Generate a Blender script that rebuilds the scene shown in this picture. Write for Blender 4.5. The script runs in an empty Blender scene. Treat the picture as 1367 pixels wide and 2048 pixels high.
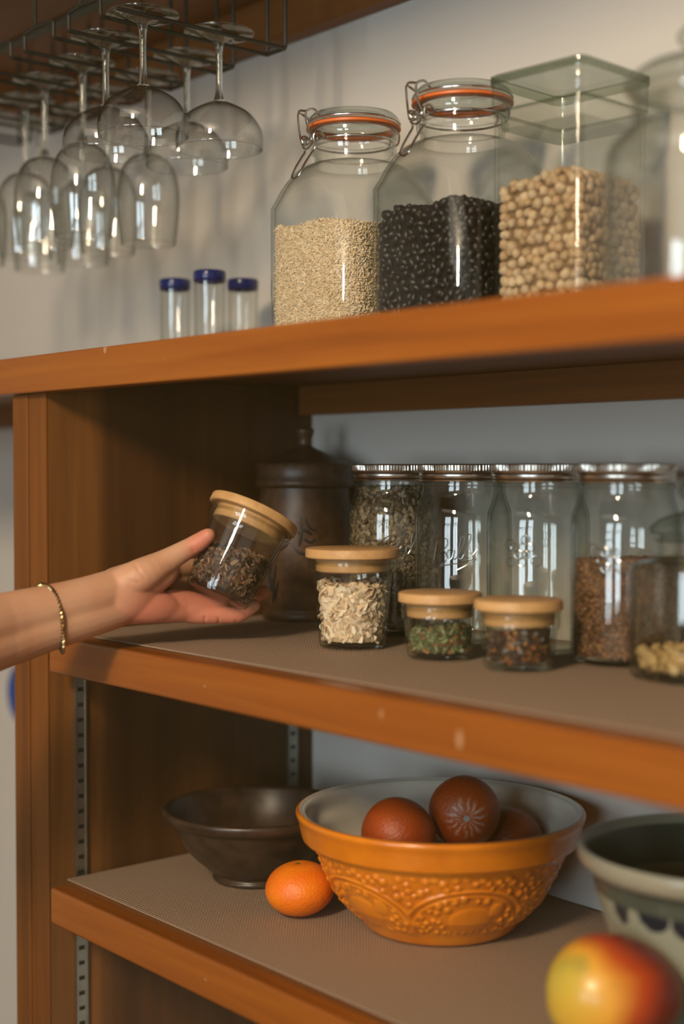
import bpy, bmesh, math, random
from mathutils import Vector, Matrix, noise
random.seed(7)
S = bpy.context.scene
COL = S.collection
PI = math.pi
# ---------------------------------------------------------------- camera
YAW = math.radians(40.3)
D = Vector((-math.cos(YAW), math.sin(YAW), 0))      # horizontal view direction
R = Vector((math.sin(YAW), math.cos(YAW), 0))       # camera right
FPX = 2870.0
PITCH = math.atan(87 / FPX)
cam_d = bpy.data.cameras.new('camera'); cam = bpy.data.objects.new('camera', cam_d); COL.objects.link(cam)
cam.location = (0, 0, 0)
vd = (D * math.cos(PITCH) + Vector((0, 0, -math.sin(PITCH))))
cam.rotation_euler = vd.to_track_quat('-Z', 'Y').to_euler()
cam_d.sensor_fit = 'VERTICAL'; cam_d.sensor_height = 36; cam_d.sensor_width = 24
cam_d.lens = FPX / 2048 * 36
cam_d.clip_start = .02
cam_d.dof.use_dof = True; cam_d.dof.focus_distance = 1.43; cam_d.dof.aperture_fstop = 2.0
S.camera = cam
def at(x, y, F):
    """world point seen at frame position (x, y) at horizontal distance F"""
    v = vd * FPX + R * (x - 683.5) + Vector((0, 0, 0))
    up = R.cross(vd)
    v = v - up * (y - 1024)
    return v * (F / (v.dot(D)))

# ---------------------------------------------------------------- mesh helpers
class MB:
    def __init__(s): s.v = []; s.f = []; s.mi = []; s.c = []; s.usec = False
    def add(s, vs, fs, mi=0, col=None):
        o = len(s.v); s.v += [tuple(v) for v in vs]
        s.f += [tuple(i + o for i in f) for f in fs]; s.mi += [mi] * len(fs)
        if col is None: s.c += [(1, 1, 1, 1)] * len(vs)
        elif isinstance(col, list): s.c += col; s.usec = True
        else: s.c += [col] * len(vs); s.usec = True
        return s
    def box(s, x0, x1, y0, y1, z0, z1, mi=0, M=None):
        vs = [Vector((x, y, z)) for z in (z0, z1) for y in (y0, y1) for x in (x0, x1)]
        if M: vs = [M @ v for v in vs]
        return s.add(vs, [(0, 2, 3, 1), (4, 5, 7, 6), (0, 1, 5, 4), (2, 6, 7, 3), (0, 4, 6, 2), (1, 3, 7, 5)], mi)
    def lathe(s, prof, seg=64, mi=0, M=None, fn=None, close=False):
        """prof = [(r, z)...]; r==0 becomes a pole"""
        vs = []; idx = []
        for (r, z) in prof:
            if r <= 1e-7:
                idx.append([len(vs)]); vs.append(Vector((0, 0, z)))
            else:
                row = []
                for k in range(seg):
                    a = 2 * PI * k / seg
                    rr, zz = (r, z) if fn is None else fn(a, r, z)
                    row.append(len(vs)); vs.append(Vector((rr * math.cos(a), rr * math.sin(a), zz)))
                idx.append(row)
        fs = []
        pairs = list(zip(idx[:-1], idx[1:]))
        if close: pairs.append((idx[-1], idx[0]))
        for A, B in pairs:
            if len(A) == 1 and len(B) == 1: continue
            for k in range(seg):
                n = (k + 1) % seg
                if len(A) == 1: fs.append((A[0], B[n], B[k]))
                elif len(B) == 1: fs.append((A[k], A[n], B[0]))
                else: fs.append((A[k], A[n], B[n], B[k]))
        if M: vs = [M @ v for v in vs]
        return s.add(vs, fs, mi)
    def loft(s, rings, mi=0, M=None, cap=(True, True)):
        vs = []; n = len(rings[0])
        for r in rings: vs += [Vector(p) for p in r]
        fs = []
        for i in range(len(rings) - 1):
            for k in range(n):
                m = (k + 1) % n
                fs.append((i * n + k, i * n + m, (i + 1) * n + m, (i + 1) * n + k))
        if cap[0]: fs.append(tuple(range(n))[::-1])
        if cap[1]: fs.append(tuple(range((len(rings) - 1) * n, len(rings) * n)))
        if M: vs = [M @ v for v in vs]
        return s.add(vs, fs, mi)
    def tube(s, pts, r, seg=8, closed=False, mi=0, M=None):
        pts = [Vector(p) for p in pts]
        n = len(pts); rings = []
        rs = r if isinstance(r, list) else [r] * n
        t0 = (pts[1] - pts[0]).normalized()
        nrm = t0.orthogonal().normalized()
        for i in range(n):
            if closed: t = (pts[(i + 1) % n] - pts[i - 1])
            else: t = pts[min(i + 1, n - 1)] - pts[max(i - 1, 0)]
            t.normalize()
            nrm = (nrm - t * nrm.dot(t)).normalized(); b = t.cross(nrm)
            rings.append([pts[i] + (nrm * math.cos(2 * PI * k / seg) + b * math.sin(2 * PI * k / seg)) * rs[i] for k in range(seg)])
        if closed: rings.append(rings[0])
        return s.loft(rings, mi, M, cap=(not closed, not closed))
    def build(s, name, mat, parent=None, smooth=True, angle=40, loc=None, bevel=0, M=None):
        me = bpy.data.meshes.new(name)
        me.from_pydata(s.v, [], s.f)
        mats = mat if isinstance(mat, (list, tuple)) else [mat]
        for m in mats: me.materials.append(m)
        if len(mats) > 1: me.polygons.foreach_set('material_index', s.mi)
        if s.usec:
            ca = me.color_attributes.new('col', 'FLOAT_COLOR', 'POINT')
            ca.data.foreach_set('color', [x for c in s.c for x in c])
        me.update()
        if smooth:
            me.polygons.foreach_set('use_smooth', [True] * len(me.polygons))
            if angle: me.set_sharp_from_angle(angle=math.radians(angle))
        o = bpy.data.objects.new(name, me); COL.objects.link(o)
        if parent: o.parent = parent
        if loc is not None: o.location = loc
        if bevel:
            b = o.modifiers.new('bevel', 'BEVEL'); b.width = bevel; b.segments = 3; b.limit_method = 'ANGLE'
        return o

def catmull(P, n=8, closed=False):
    P = [Vector(p) for p in P]; out = []
    m = len(P)
    for i in range(m if closed else m - 1):
        p0 = P[i - 1] if (closed or i > 0) else P[0]
        p1 = P[i]; p2 = P[(i + 1) % m]; p3 = P[(i + 2) % m] if (closed or i + 2 < m) else P[-1]
        for k in range(n):
            t = k / n
            out.append(.5 * ((2 * p1) + (p2 - p0) * t + (2 * p0 - 5 * p1 + 4 * p2 - p3) * t * t + (3 * p1 - p0 - 3 * p2 + p3) * t ** 3))
    if not closed: out.append(P[-1])
    return out
def smooth_prof(P, n=5):
    return [(max(p.x, 0), p.y) for p in catmull([(r, z, 0) for r, z in P], n)]
def rsq(h, c, z, k=9, hx=None):
    """rounded square ring, half size h, corner radius c"""
    hx = hx or h; out = []
    c = min(c, h, hx)
    for q, (sx, sy) in enumerate(((1, 1), (-1, 1), (-1, -1), (1, -1))):
        for i in range(k):
            a = PI / 2 * q + PI / 2 * i / (k - 1)
            out.append(((hx - c) * sx + c * math.cos(a), (h - c) * sy + c * math.sin(a), z))
    return out

def props(o, label, cat=None, group=None, kind=None):
    if label: o['label'] = label
    if cat: o['category'] = cat
    if group: o['group'] = group
    if kind: o['kind'] = kind
    return o
def empty(name, loc, label, cat, rz=0, group=None):
    o = bpy.data.objects.new(name, None); COL.objects.link(o)
    o.location = loc; o.rotation_euler = (0, 0, rz); o.empty_display_size = .02
    return props(o, label, cat, group)
def copy_tree(o, parent=None):
    c = o.copy(); COL.objects.link(c)
    if parent: c.parent = parent
    for ch in list(o.children): copy_tree(ch, c)
    return c

# ---------------------------------------------------------------- materials
def mat(name):
    m = bpy.data.materials.new(name); m.use_nodes = True
    nt = m.node_tree; nt.nodes.clear()
    out = nt.nodes.new('ShaderNodeOutputMaterial')
    return m, nt, out
def node(nt, t, **kw):
    n = nt.nodes.new('ShaderNode' + t)
    for k, v in kw.items():
        if k in n.inputs: n.inputs[k].default_value = v
        else: setattr(n, k, v)
    return n
def ramp(nt, fac, stops, interp='LINEAR'):
    r = nt.nodes.new('ShaderNodeValToRGB'); r.color_ramp.interpolation = interp
    el = r.color_ramp.elements
    while len(el) < len(stops): el.new(.5)
    for e, (p, c) in zip(el, stops):
        e.position = p; e.color = (*c, 1) if len(c) == 3 else c
    nt.links.new(fac, r.inputs[0]); return r
def pbsdf(nt, out, **kw):
    b = nt.nodes.new('ShaderNodeBsdfPrincipled')
    for k, v in kw.items(): b.inputs[k].default_value = v
    nt.links.new(b.outputs[0], out.inputs[0]); return b
def bump(nt, h, b, strength=.3, dist=.001):
    n = nt.nodes.new('ShaderNodeBump'); n.inputs['Strength'].default_value = strength; n.inputs['Distance'].default_value = dist
    nt.links.new(h, n.inputs['Height']); nt.links.new(n.outputs[0], b.inputs['Normal']); return n
def coords(nt, scale=(1, 1, 1), kind='Object', rot=(0, 0, 0)):
    tc = nt.nodes.new('ShaderNodeTexCoord'); mp = nt.nodes.new('ShaderNodeMapping')
    mp.inputs['Scale'].default_value = scale; mp.inputs['Rotation'].default_value = rot
    nt.links.new(tc.outputs[kind], mp.inputs[0]); return mp.outputs[0]
def simple(name, col, rough=.5, metal=0, bs=0, bscale=200, var=0, **kw):
    m, nt, out = mat(name)
    b = pbsdf(nt, out, **{'Base Color': (*col, 1), 'Roughness': rough, 'Metallic': metal})
    for k, v in kw.items(): b.inputs[k.replace('_', ' ')].default_value = v
    if bs or var:
        n = node(nt, 'TexNoise', Scale=bscale, Detail=4.0)
        nt.links.new(coords(nt), n.inputs['Vector'])
        if bs: bump(nt, n.outputs[0], b, bs)
        if var:
            r = ramp(nt, n.outputs[0], [(.3, tuple(c * (1 - var) for c in col)), (.7, tuple(min(1, c * (1 + var)) for c in col))])
            nt.links.new(r.outputs[0], b.inputs['Base Color'])
    return m
def wood(name, c0, c1, c2, axis='x', rough=.42, scale=1.0, nicks=True, split=None):
    m, nt, out = mat(name)
    b = pbsdf(nt, out, Roughness=rough)
    sc = {'x': (2.2, 55, 55), 'y': (55, 2.2, 55), 'z': (55, 55, 2.2)}[axis]
    co = coords(nt, tuple(s * scale for s in sc))
    n = node(nt, 'TexNoise', Scale=1.0, Detail=7.0, Roughness=.62, Distortion=.35); nt.links.new(co, n.inputs['Vector'])
    co2 = coords(nt, tuple(s * scale * .16 for s in sc))
    n2 = node(nt, 'TexNoise', Scale=1.0, Detail=3.0); nt.links.new(co2, n2.inputs['Vector'])
    mx = node(nt, 'Math', operation='MULTIPLY_ADD'); mx.inputs[1].default_value = .55
    nt.links.new(n.outputs[0], mx.inputs[0])
    m2 = node(nt, 'Math', operation='MULTIPLY'); m2.inputs[1].default_value = .45; nt.links.new(n2.outputs[0], m2.inputs[0])
    nt.links.new(m2.outputs[0], mx.inputs[2])
    r = ramp(nt, mx.outputs[0], [(.32, c0), (.5, c1), (.68, c2)])
    colout = r.outputs[0]
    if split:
        # panel colour steps darker toward the rear over a short blend
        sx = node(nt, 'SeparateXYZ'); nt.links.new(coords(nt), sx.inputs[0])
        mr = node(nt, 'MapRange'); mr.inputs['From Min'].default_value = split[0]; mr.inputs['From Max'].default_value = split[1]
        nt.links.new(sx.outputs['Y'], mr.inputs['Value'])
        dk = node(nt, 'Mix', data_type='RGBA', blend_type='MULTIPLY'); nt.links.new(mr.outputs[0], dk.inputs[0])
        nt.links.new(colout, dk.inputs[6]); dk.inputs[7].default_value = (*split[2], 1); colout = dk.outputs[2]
    if nicks:
        v = node(nt, 'TexVoronoi', Scale=27.0); v.inputs['Randomness'].default_value = 1.0
        nt.links.new(coords(nt, (1, 1, .45) if axis != 'z' else (1, 1, .6)), v.inputs['Vector'])
        lt = node(nt, 'Math', operation='LESS_THAN'); lt.inputs[1].default_value = .085
        nt.links.new(v.outputs['Distance'], lt.inputs[0])
        ns = node(nt, 'TexNoise', Scale=14.0); nt.links.new(coords(nt), ns.inputs['Vector'])
        gt = node(nt, 'Math', operation='GREATER_THAN'); gt.inputs[1].default_value = .46; nt.links.new(ns.outputs[0], gt.inputs[0])
        mu = node(nt, 'Math', operation='MULTIPLY'); nt.links.new(lt.outputs[0], mu.inputs[0]); nt.links.new(gt.outputs[0], mu.inputs[1])
        m3 = node(nt, 'Math', operation='MULTIPLY'); nt.links.new(mu.outputs[0], m3.inputs[0]); m3.inputs[1].default_value = .42
        mm = node(nt, 'Mix', data_type='RGBA'); nt.links.new(m3.outputs[0], mm.inputs[0])
        nt.links.new(colout, mm.inputs[6]); mm.inputs[7].default_value = (.62, .42, .24, 1); colout = mm.outputs[2]
    nt.links.new(colout, b.inputs['Base Color'])
    bump(nt, n.outputs[0], b, .12, .0006)
    return m
def thin_glass(name, tint=(.97, .985, .97), edge=(.42, .50, .45), rough=.01, power=2.6, gain=1.15, wav=0):
    m, nt, out = mat(name)
    lw = node(nt, 'LayerWeight'); lw.inputs['Blend'].default_value = .5
    pw = node(nt, 'Math', operation='POWER'); pw.inputs[1].default_value = power; nt.links.new(lw.outputs['Facing'], pw.inputs[0])
    r = ramp(nt, pw.outputs[0], [(0, tint), (.55, tuple(a * .6 + b * .4 for a, b in zip(tint, edge))), (1, edge)])
    tr = node(nt, 'BsdfTransparent'); nt.links.new(r.outputs[0], tr.inputs[0])
    gl = node(nt, 'BsdfGlossy', Roughness=rough)
    # Schlick reflectance, the same from both sides of the thin wall
    p5 = node(nt, 'Math', operation='POWER'); p5.inputs[1].default_value = 5; nt.links.new(lw.outputs['Facing'], p5.inputs[0])
    mu = node(nt, 'Math', operation='MULTIPLY_ADD'); mu.inputs[1].default_value = .62 * min(gain, 1.3); mu.inputs[2].default_value = .04 * gain; mu.use_clamp = True
    nt.links.new(p5.outputs[0], mu.inputs[0])
    mx = node(nt, 'MixShader'); nt.links.new(mu.outputs[0], mx.inputs[0]); nt.links.new(tr.outputs[0], mx.inputs[1]); nt.links.new(gl.outputs[0], mx.inputs[2])
    nt.links.new(mx.outputs[0], out.inputs[0])
    if wav:
        n = node(nt, 'TexNoise', Scale=wav, Detail=1.0); nt.links.new(coords(nt, (1, 1, .35)), n.inputs['Vector'])
        bn = node(nt, 'Bump', Strength=.25, Distance=.002); nt.links.new(n.outputs[0], bn.inputs['Height'])
        nt.links.new(bn.outputs[0], gl.inputs['Normal'])
    return m
def solid_glass(name, col=(.93, .97, .95), rough=.02):
    m, nt, out = mat(name)
    g = node(nt, 'BsdfGlass', Color=(*col, 1), Roughness=rough, IOR=1.48)
    nt.links.new(g.outputs[0], out.inputs[0]); return m
def vcol(name, rough=.6, bs=.2, bscale=900, spec=.5, sss=0, coat=0, var=0):
    m, nt, out = mat(name)
    b = pbsdf(nt, out, Roughness=rough)
    b.inputs['Specular IOR Level'].default_value = spec
    b.inputs['Coat Weight'].default_value = coat; b.inputs['Coat Roughness'].default_value = .12
    if sss: b.inputs['Subsurface Weight'].default_value = sss; b.inputs['Subsurface Scale'].default_value = .004
    a = node(nt, 'Attribute', attribute_name='col')
    co = a.outputs['Color']
    n = node(nt, 'TexNoise', Scale=bscale, Detail=3.0); nt.links.new(coords(nt), n.inputs['Vector'])
    if var:
        n2 = node(nt, 'TexNoise', Scale=bscale * .12, Detail=4.0); nt.links.new(coords(nt), n2.inputs['Vector'])
        r = ramp(nt, n2.outputs[0], [(.3, (1 - var,) * 3), (.7, (1,) * 3)])
        mm = node(nt, 'Mix', data_type='RGBA', blend_type='MULTIPLY'); mm.inputs[0].default_value = 1
        nt.links.new(co, mm.inputs[6]); nt.links.new(r.outputs[0], mm.inputs[7]); co = mm.outputs[2]
    nt.links.new(co, b.inputs['Base Color'])
    if bs: bump(nt, n.outputs[0], b, bs, .0008)
    return m

M_wood = wood('honey stained wood', (.15, .040, .004), (.28, .076, .007), (.37, .118, .012), 'x', .36)
M_woodz = wood('honey stained upright wood', (.115, .034, .003), (.19, .058, .005), (.26, .085, .008), 'z', .6)
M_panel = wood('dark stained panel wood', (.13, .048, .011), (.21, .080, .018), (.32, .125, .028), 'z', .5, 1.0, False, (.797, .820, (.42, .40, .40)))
M_dark = wood('dark stained board', (.13, .042, .009), (.20, .066, .013), (.28, .095, .02), 'x', .55, 1.0, False)
M_cab = wood('overhead cabinet board', (.16, .052, .012), (.22, .075, .017), (.30, .11, .026), 'x', .55, 1.0, False)
M_bamboo = wood('pale beech lid', (.50, .27, .10), (.62, .35, .14), (.70, .42, .18), 'x', .5, 3.0, False)
M_glass = thin_glass('clear glass', (.985, .99, .982), (.42, .47, .42), power=3.2, gain=1.5, wav=9)
M_glassg = thin_glass('greenish jar glass', (.985, .989, .976), (.42, .48, .41), power=3.0, gain=1.4, wav=12)
M_wine = thin_glass('thin stemware glass', (.985, .99, .985), (.30, .32, .28), power=2.8, gain=2.0, wav=14)
M_solid = solid_glass('solid clear glass')
M_solidg = solid_glass('solid greenish glass', (.80, .90, .84))
M_wire = simple('black coated wire', (.012, .012, .011), .45)
M_chrome = simple('steel wire', (.62, .60, .56), .22, 1)
M_lidmetal = simple('tinned screw band', (.60, .55, .49), .26, 1)
M_zinc = simple('zinc shelf standard', (.42, .43, .38), .42, 1, .1, 60, .15)
M_bar = simple('dark grey metal', (.09, .10, .08), .5, .6)
M_slot = simple('dark slot', (.012, .010, .008), .8)
M_gasket = simple('orange rubber gasket', (.72, .16, .03), .45)
M_blue = thin_glass('cobalt rim glass', (.07, .10, .42), (.01, .015, .12), gain=1.3)
M_gold = simple('gold', (.55, .40, .20), .25, 1)

# wall plaster
def plaster(name, col, b=.06):
    m, nt, out = mat(name)
    p = pbsdf(nt, out, **{'Roughness': .85})
    n = node(nt, 'TexNoise', Scale=3.0, Detail=5.0); nt.links.new(coords(nt), n.inputs['Vector'])
    r = ramp(nt, n.outputs[0], [(.3, tuple(c * .94 for c in col)), (.7, col)]); nt.links.new(r.outputs[0], p.inputs['Base Color'])
    n2 = node(nt, 'TexNoise', Scale=140.0, Detail=4.0); nt.links.new(coords(nt), n2.inputs['Vector'])
    bump(nt, n2.outputs[0], p, b, .001); return m
M_wall = plaster('painted plaster', (.70, .66, .61))
M_ceil = plaster('ceiling paint', (.66, .63, .58))
M_floor = wood('floor boards', (.14, .07, .03), (.22, .12, .05), (.3, .17, .08), 'y', .4, .5, False)

# ribbed rubber liner: small woven grid
def liner_mat():
    m, nt, out = mat('ribbed shelf liner')
    p = pbsdf(nt, out, Roughness=.75)
    sx = node(nt, 'SeparateXYZ'); nt.links.new(coords(nt), sx.inputs[0])
    def wave(sock, per):
        a = node(nt, 'Math', operation='MULTIPLY'); a.inputs[1].default_value = 2 * PI / per; nt.links.new(sock, a.inputs[0])
        s = node(nt, 'Math', operation='SINE'); nt.links.new(a.outputs[0], s.inputs[0]); return s.outputs[0]
    wx = wave(sx.outputs['X'], .0042); wy = wave(sx.outputs['Y'], .0036)
    mx = node(nt, 'Math', operation='MINIMUM'); nt.links.new(wx, mx.inputs[0]); nt.links.new(wy, mx.inputs[1])
    r = ramp(nt, mx.outputs[0], [(0, (.42, .29, .20)), (.35, (.40, .275, .19)), (.75, (.10, .065, .045))])
    mr = node(nt, 'MapRange'); mr.inputs['From Min'].default_value = -1; mr.inputs['From Max'].default_value = 1; nt.links.new(mx.outputs[0], mr.inputs[0])
    nt.links.new(mr.outputs[0], r.inputs[0])
    nt.links.new(r.outputs[0], p.inputs['Base Color'])
    inv = node(nt, 'Math', operation='MULTIPLY'); inv.inputs[1].default_value = -1; nt.links.new(mx.outputs[0], inv.inputs[0])
    bump(nt, inv.outputs[0], p, .5, .0008)
    return m
M_liner = liner_mat()

# ---------------------------------------------------------------- room
WY = 1.105
def struct(mb, name, m, **k):
    o = mb.build(name, m, smooth=False, **k); o['kind'] = 'structure'; return o
struct(MB().box(-3.4, 2.2, WY, WY + .1, -1.45, 1.15), 'wall_back', M_wall)
struct(MB().box(-3.5, -3.4, -2.6, WY + .1, -1.45, 1.15), 'wall_left', M_wall)
struct(MB().box(2.2, 2.3, -2.6, WY + .1, -1.45, 1.15), 'wall_right', M_wall)
struct(MB().box(-3.5, 2.3, -2.6, WY + .1, -1.5, -1.45), 'floor', M_floor)
struct(MB().box(-3.5, 2.3, -2.6, WY + .1, 1.15, 1.2), 'ceiling', M_ceil)
w = MB()
# front wall with two window openings
wins = [(-.75, .15), (.55, 1.35)]
wz0, wz1 = -.55, .75
xs = [-3.5] + [x for p in wins for x in p] + [2.3]
for i in range(0, len(xs), 2): w.box(xs[i], xs[i + 1], -2.6, -2.5, -1.45, 1.15)
for a, b in wins: w.box(a, b, -2.6, -2.5, -1.45, wz0); w.box(a, b, -2.6, -2.5, wz1, 1.15)
struct(w, 'wall_front', M_wall)
M_white = simple('white window paint', (.75, .74, .70), .4)
for i, (a, b) in enumerate(wins):
    f = MB()
    for x in (a, (a + b) / 2 - .025, b - .05): f.box(x, x + .05, -2.55, -2.5, wz0, wz1)
    for z in (wz0, wz0 + .62, wz1 - .05): f.box(a + .05, (a + b) / 2 - .025, -2.55, -2.5, z, z + .05); f.box((a + b) / 2 + .025, b - .05, -2.55, -2.5, z, z + .05)
    struct(f, 'window_%d' % (i + 1), M_white)
    L = bpy.data.lights.new('window_daylight', 'AREA'); L.shape = 'RECTANGLE'; L.size = b - a; L.size_y = wz1 - wz0
    L.energy = 44; L.color = (.74, .89, 1.0)
    lo = bpy.data.objects.new('window_daylight', L); COL.objects.link(lo)
    lo.location = ((a + b) / 2, -2.62, (wz0 + wz1) / 2)
    lo.rotation_euler = Vector((0, 1, 0)).to_track_quat('-Z', 'Y').to_euler()
def area(name, loc, target, sx, sy, e, col, spread=180):
    L = bpy.data.lights.new(name, 'AREA'); L.shape = 'RECTANGLE'; L.size = sx; L.size_y = sy; L.energy = e; L.color = col
    L.spread = math.radians(spread)
    lo = bpy.data.objects.new(name, L); COL.objects.link(lo); lo.location = loc
    lo.rotation_euler = (Vector(target) - Vector(loc)).to_track_quat('-Z', 'Y').to_euler(); return lo
area('warm_key_lamp', (-.10, -1.12, .98), (-1.0, .9, -.15), .24, .40, 50, (1.0, .80, .57))
area('ceiling_fill', (-.6, -.6, 1.1), (-.7, .2, -1), 1.6, 1.2, 5, (1.0, .86, .70))
wd = bpy.data.worlds.new('world'); S.world = wd; wd.use_nodes = True
wd.node_tree.nodes['Background'].inputs[0].default_value = (.30, .36, .45, 1); wd.node_tree.nodes['Background'].inputs[1].default_value = .4

# ---------------------------------------------------------------- cabinet
YF = .73; ZT = .1185; ZM = -.174; ZL = -.438; XP = -1.3575; XR = .12; NT = .0385
def board_nosing(x0, x1, y0, ztop, thick, mb=None):
    return (mb or MB()).box(x0, x1, y0, y0 + .022, ztop - thick, ztop)
cab = empty('open_cabinet', (XP, YF, -1.45), 'long honey-stained wooden open cabinet whose top board runs the full width under the big jars', 'cabinet')
off = Vector((-XP, -YF, 1.45))
def child(mb, name, m, parent=cab, label=None, **k):
    o = mb.build(name, m, parent, **k); o.location = off
    if label: o['label'] = label
    return o
child(MB().box(-3.0, XR, YF + .0225, WY - .002, ZT - .019, ZT), 'top_board', M_dark, smooth=False)
child(MB().box(-3.0, XR, YF, YF + .022, ZT - NT, ZT + .0003), 'front_edging', M_wood, bevel=.002)
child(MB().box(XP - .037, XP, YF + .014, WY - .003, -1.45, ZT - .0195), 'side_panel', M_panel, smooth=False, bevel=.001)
child(MB().box(XP - .037, XP + .0005, YF + .012, YF + .0138, -1.45, ZT - NT - .0005), 'panel_edge_strip', M_woodz, smooth=False)
child(MB().box(XP - .070, XP - .0375, YF + .010, WY - .003, -1.45, ZT - NT - .0005), 'neighbouring_side_panel', M_woodz, smooth=False, bevel=.001)
child(MB().box(XP + .0005, XR - .03, WY - .022, WY - .003, ZT - .054, ZT - .0195), 'back_rail', M_dark, smooth=False)
child(MB().box(-3.0, XP - .072, WY - .022, WY - .003, ZT - .054, ZT - .0195), 'back_rail', M_dark, smooth=False)
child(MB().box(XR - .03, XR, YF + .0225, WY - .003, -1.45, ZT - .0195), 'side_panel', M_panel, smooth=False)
for y in (.773, 1.064):
    st = MB(); x = XP + .0004
    st.box(x, x + .003, y, y + .0135, -1.2, ZM - .004)
    st.box(x + .003, x + .0042, y, y + .0013, -1.2, ZM - .004); st.box(x + .003, x + .0042, y + .0122, y + .0135, -1.2, ZM - .004)
    so = child(st, 'shelf_standard', M_zinc, smooth=False, label='perforated metal shelf standard strip')
    sl = MB()
    for k in range(75):
        z = -1.18 + k * .0165
        if z < ZM - .02: sl.box(x + .0031, x + .0034, y + .0035, y + .0100, z, z + .0042)
    s2 = sl.build('slots', M_slot, so, smooth=False)
def shelf(z, label):
    e = empty('wooden_shelf', (-1.333, YF, z), label, 'shelf')
    o = MB().box(0, XR - .03 + 1.333 - .002, .0225, WY - YF - .004, -.019, -.0002).build('shelf_board', M_dark, e, smooth=False)
    o = MB().box(0, XR - .03 + 1.333 - .002, 0, .022, -NT, 0).build('front_edging', M_wood, e, bevel=.0035)
    for x in (XP + .005,): pass
    return e
shelf(ZM, 'middle wooden shelf with orange-brown front edging holding the small wood-lidded jars')
shelf(ZL, 'lower wooden shelf with scuffed front edging holding the bowls and fruit')
for z, lb in ((ZM, 'taupe ribbed liner on the middle shelf under the spice jars'), (ZL, 'taupe ribbed liner on the lower shelf under the mixing bowls')):
    o = MB().box(0, XR - .035 + 1.345, 0, WY - .757 - .006, 0.0002, .0016).build('shelf_liner', M_liner, smooth=False)
    o.location = (-1.3445, .757, z); props(o, lb, 'shelf liner')

# overhead cabinet with back rail
oc = empty('overhead_cabinet', (-1.98, .60, .522), 'dark wooden overhead cabinet carrying the wire glass rack', 'cabinet')
MB().box(0, 2.3, 0, WY - .60 - .002, .056, .074).build('bottom_panel', M_cab, oc, smooth=False)
MB().box(0, 2.3, WY - .60 - .022, WY - .60 - .003, 0, .0555).build('back_rail', M_cab, oc, smooth=False)
MB().box(0, .018, 0, WY - .60 - .0225, .010, .0555).build('end_rail', M_cab, oc, smooth=False)
MB().box(0, 2.3, 0, .018, .0745, .55).build('front_panel', M_cab, oc, smooth=False)

# ---------------------------------------------------------------- stemware rack
ZW = .4545; UND = .5775
rows = [-1.252 - .0955 * k for k in range(7)]
rk = empty('stemware_rack', (-1.54, .865, UND), 'black wire rack screwed under the overhead cabinet, wine glasses hanging in its slots', 'rack')
ro = Vector((1.54, -.865, -UND))
def rchild(mb, nm, m=M_wire, **k):
    o = mb.build(nm, m, rk, **k); o.location = ro; return o
def bend(P, r=.004, n=4):
    """round the corners of a polyline"""
    P = [Vector(p) for p in P]; out = [P[0]]
    for a, b, c in zip(P[:-2], P[1:-1], P[2:]):
        u = (a - b).normalized() * r; v = (c - b).normalized() * r
        for k in range(n + 1):
            t = k / n; out.append((b + u) * (1 - t) ** 2 + b * 2 * t * (1 - t) + (b + v) * t * t)
    out.append(P[-1]); return out
Y0, Y1 = .757, .968
for i, x in enumerate(rows):
    a = x + .016; b = x - .016
    # one slot: two rails closed at the back, carried by back risers
    mb = MB()
    mb.tube(bend([(a, Y0, ZW), (a, Y1, ZW), (a, Y1, UND - .001)]), .0022)
    mb.tube(bend([(b, Y0, ZW), (b, Y1, ZW), (b, Y1, UND - .001)]), .0022)
    mb.tube([(a, Y1 - .001, ZW), (b, Y1 - .001, ZW)], .0022)
    if i == 0: mb.tube(bend([(a, Y0 + .002, ZW), (a, Y0, ZW), (a, Y0, UND - .001)], .002), .0022)
    rchild(mb, 'slot_rails')
    if i < len(rows) - 1:
        c = rows[i + 1] + .016; mid = (b + c) / 2
        lp = MB().tube(bend([(b, Y0 + .01, ZW), (b, Y0, ZW), (b, Y0, ZW + .018), (mid, Y0 - .004, ZW + .018), (c, Y0, ZW + .018), (c, Y0, ZW), (c, Y0 + .01, ZW)], .003), .0022)
        lp.tube([(mid, Y0 - .004, ZW + .018), (mid, Y0 - .004, UND - .001)], .0022)
        rchild(lp, 'front_loop')
for y in (.80, .925):
    rchild(MB().box(rows[-1] - .03, rows[0] + .03, y, y + .016, UND - .003, UND - .0005), 'mounting_bar', M_bar, smooth=False)

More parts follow.
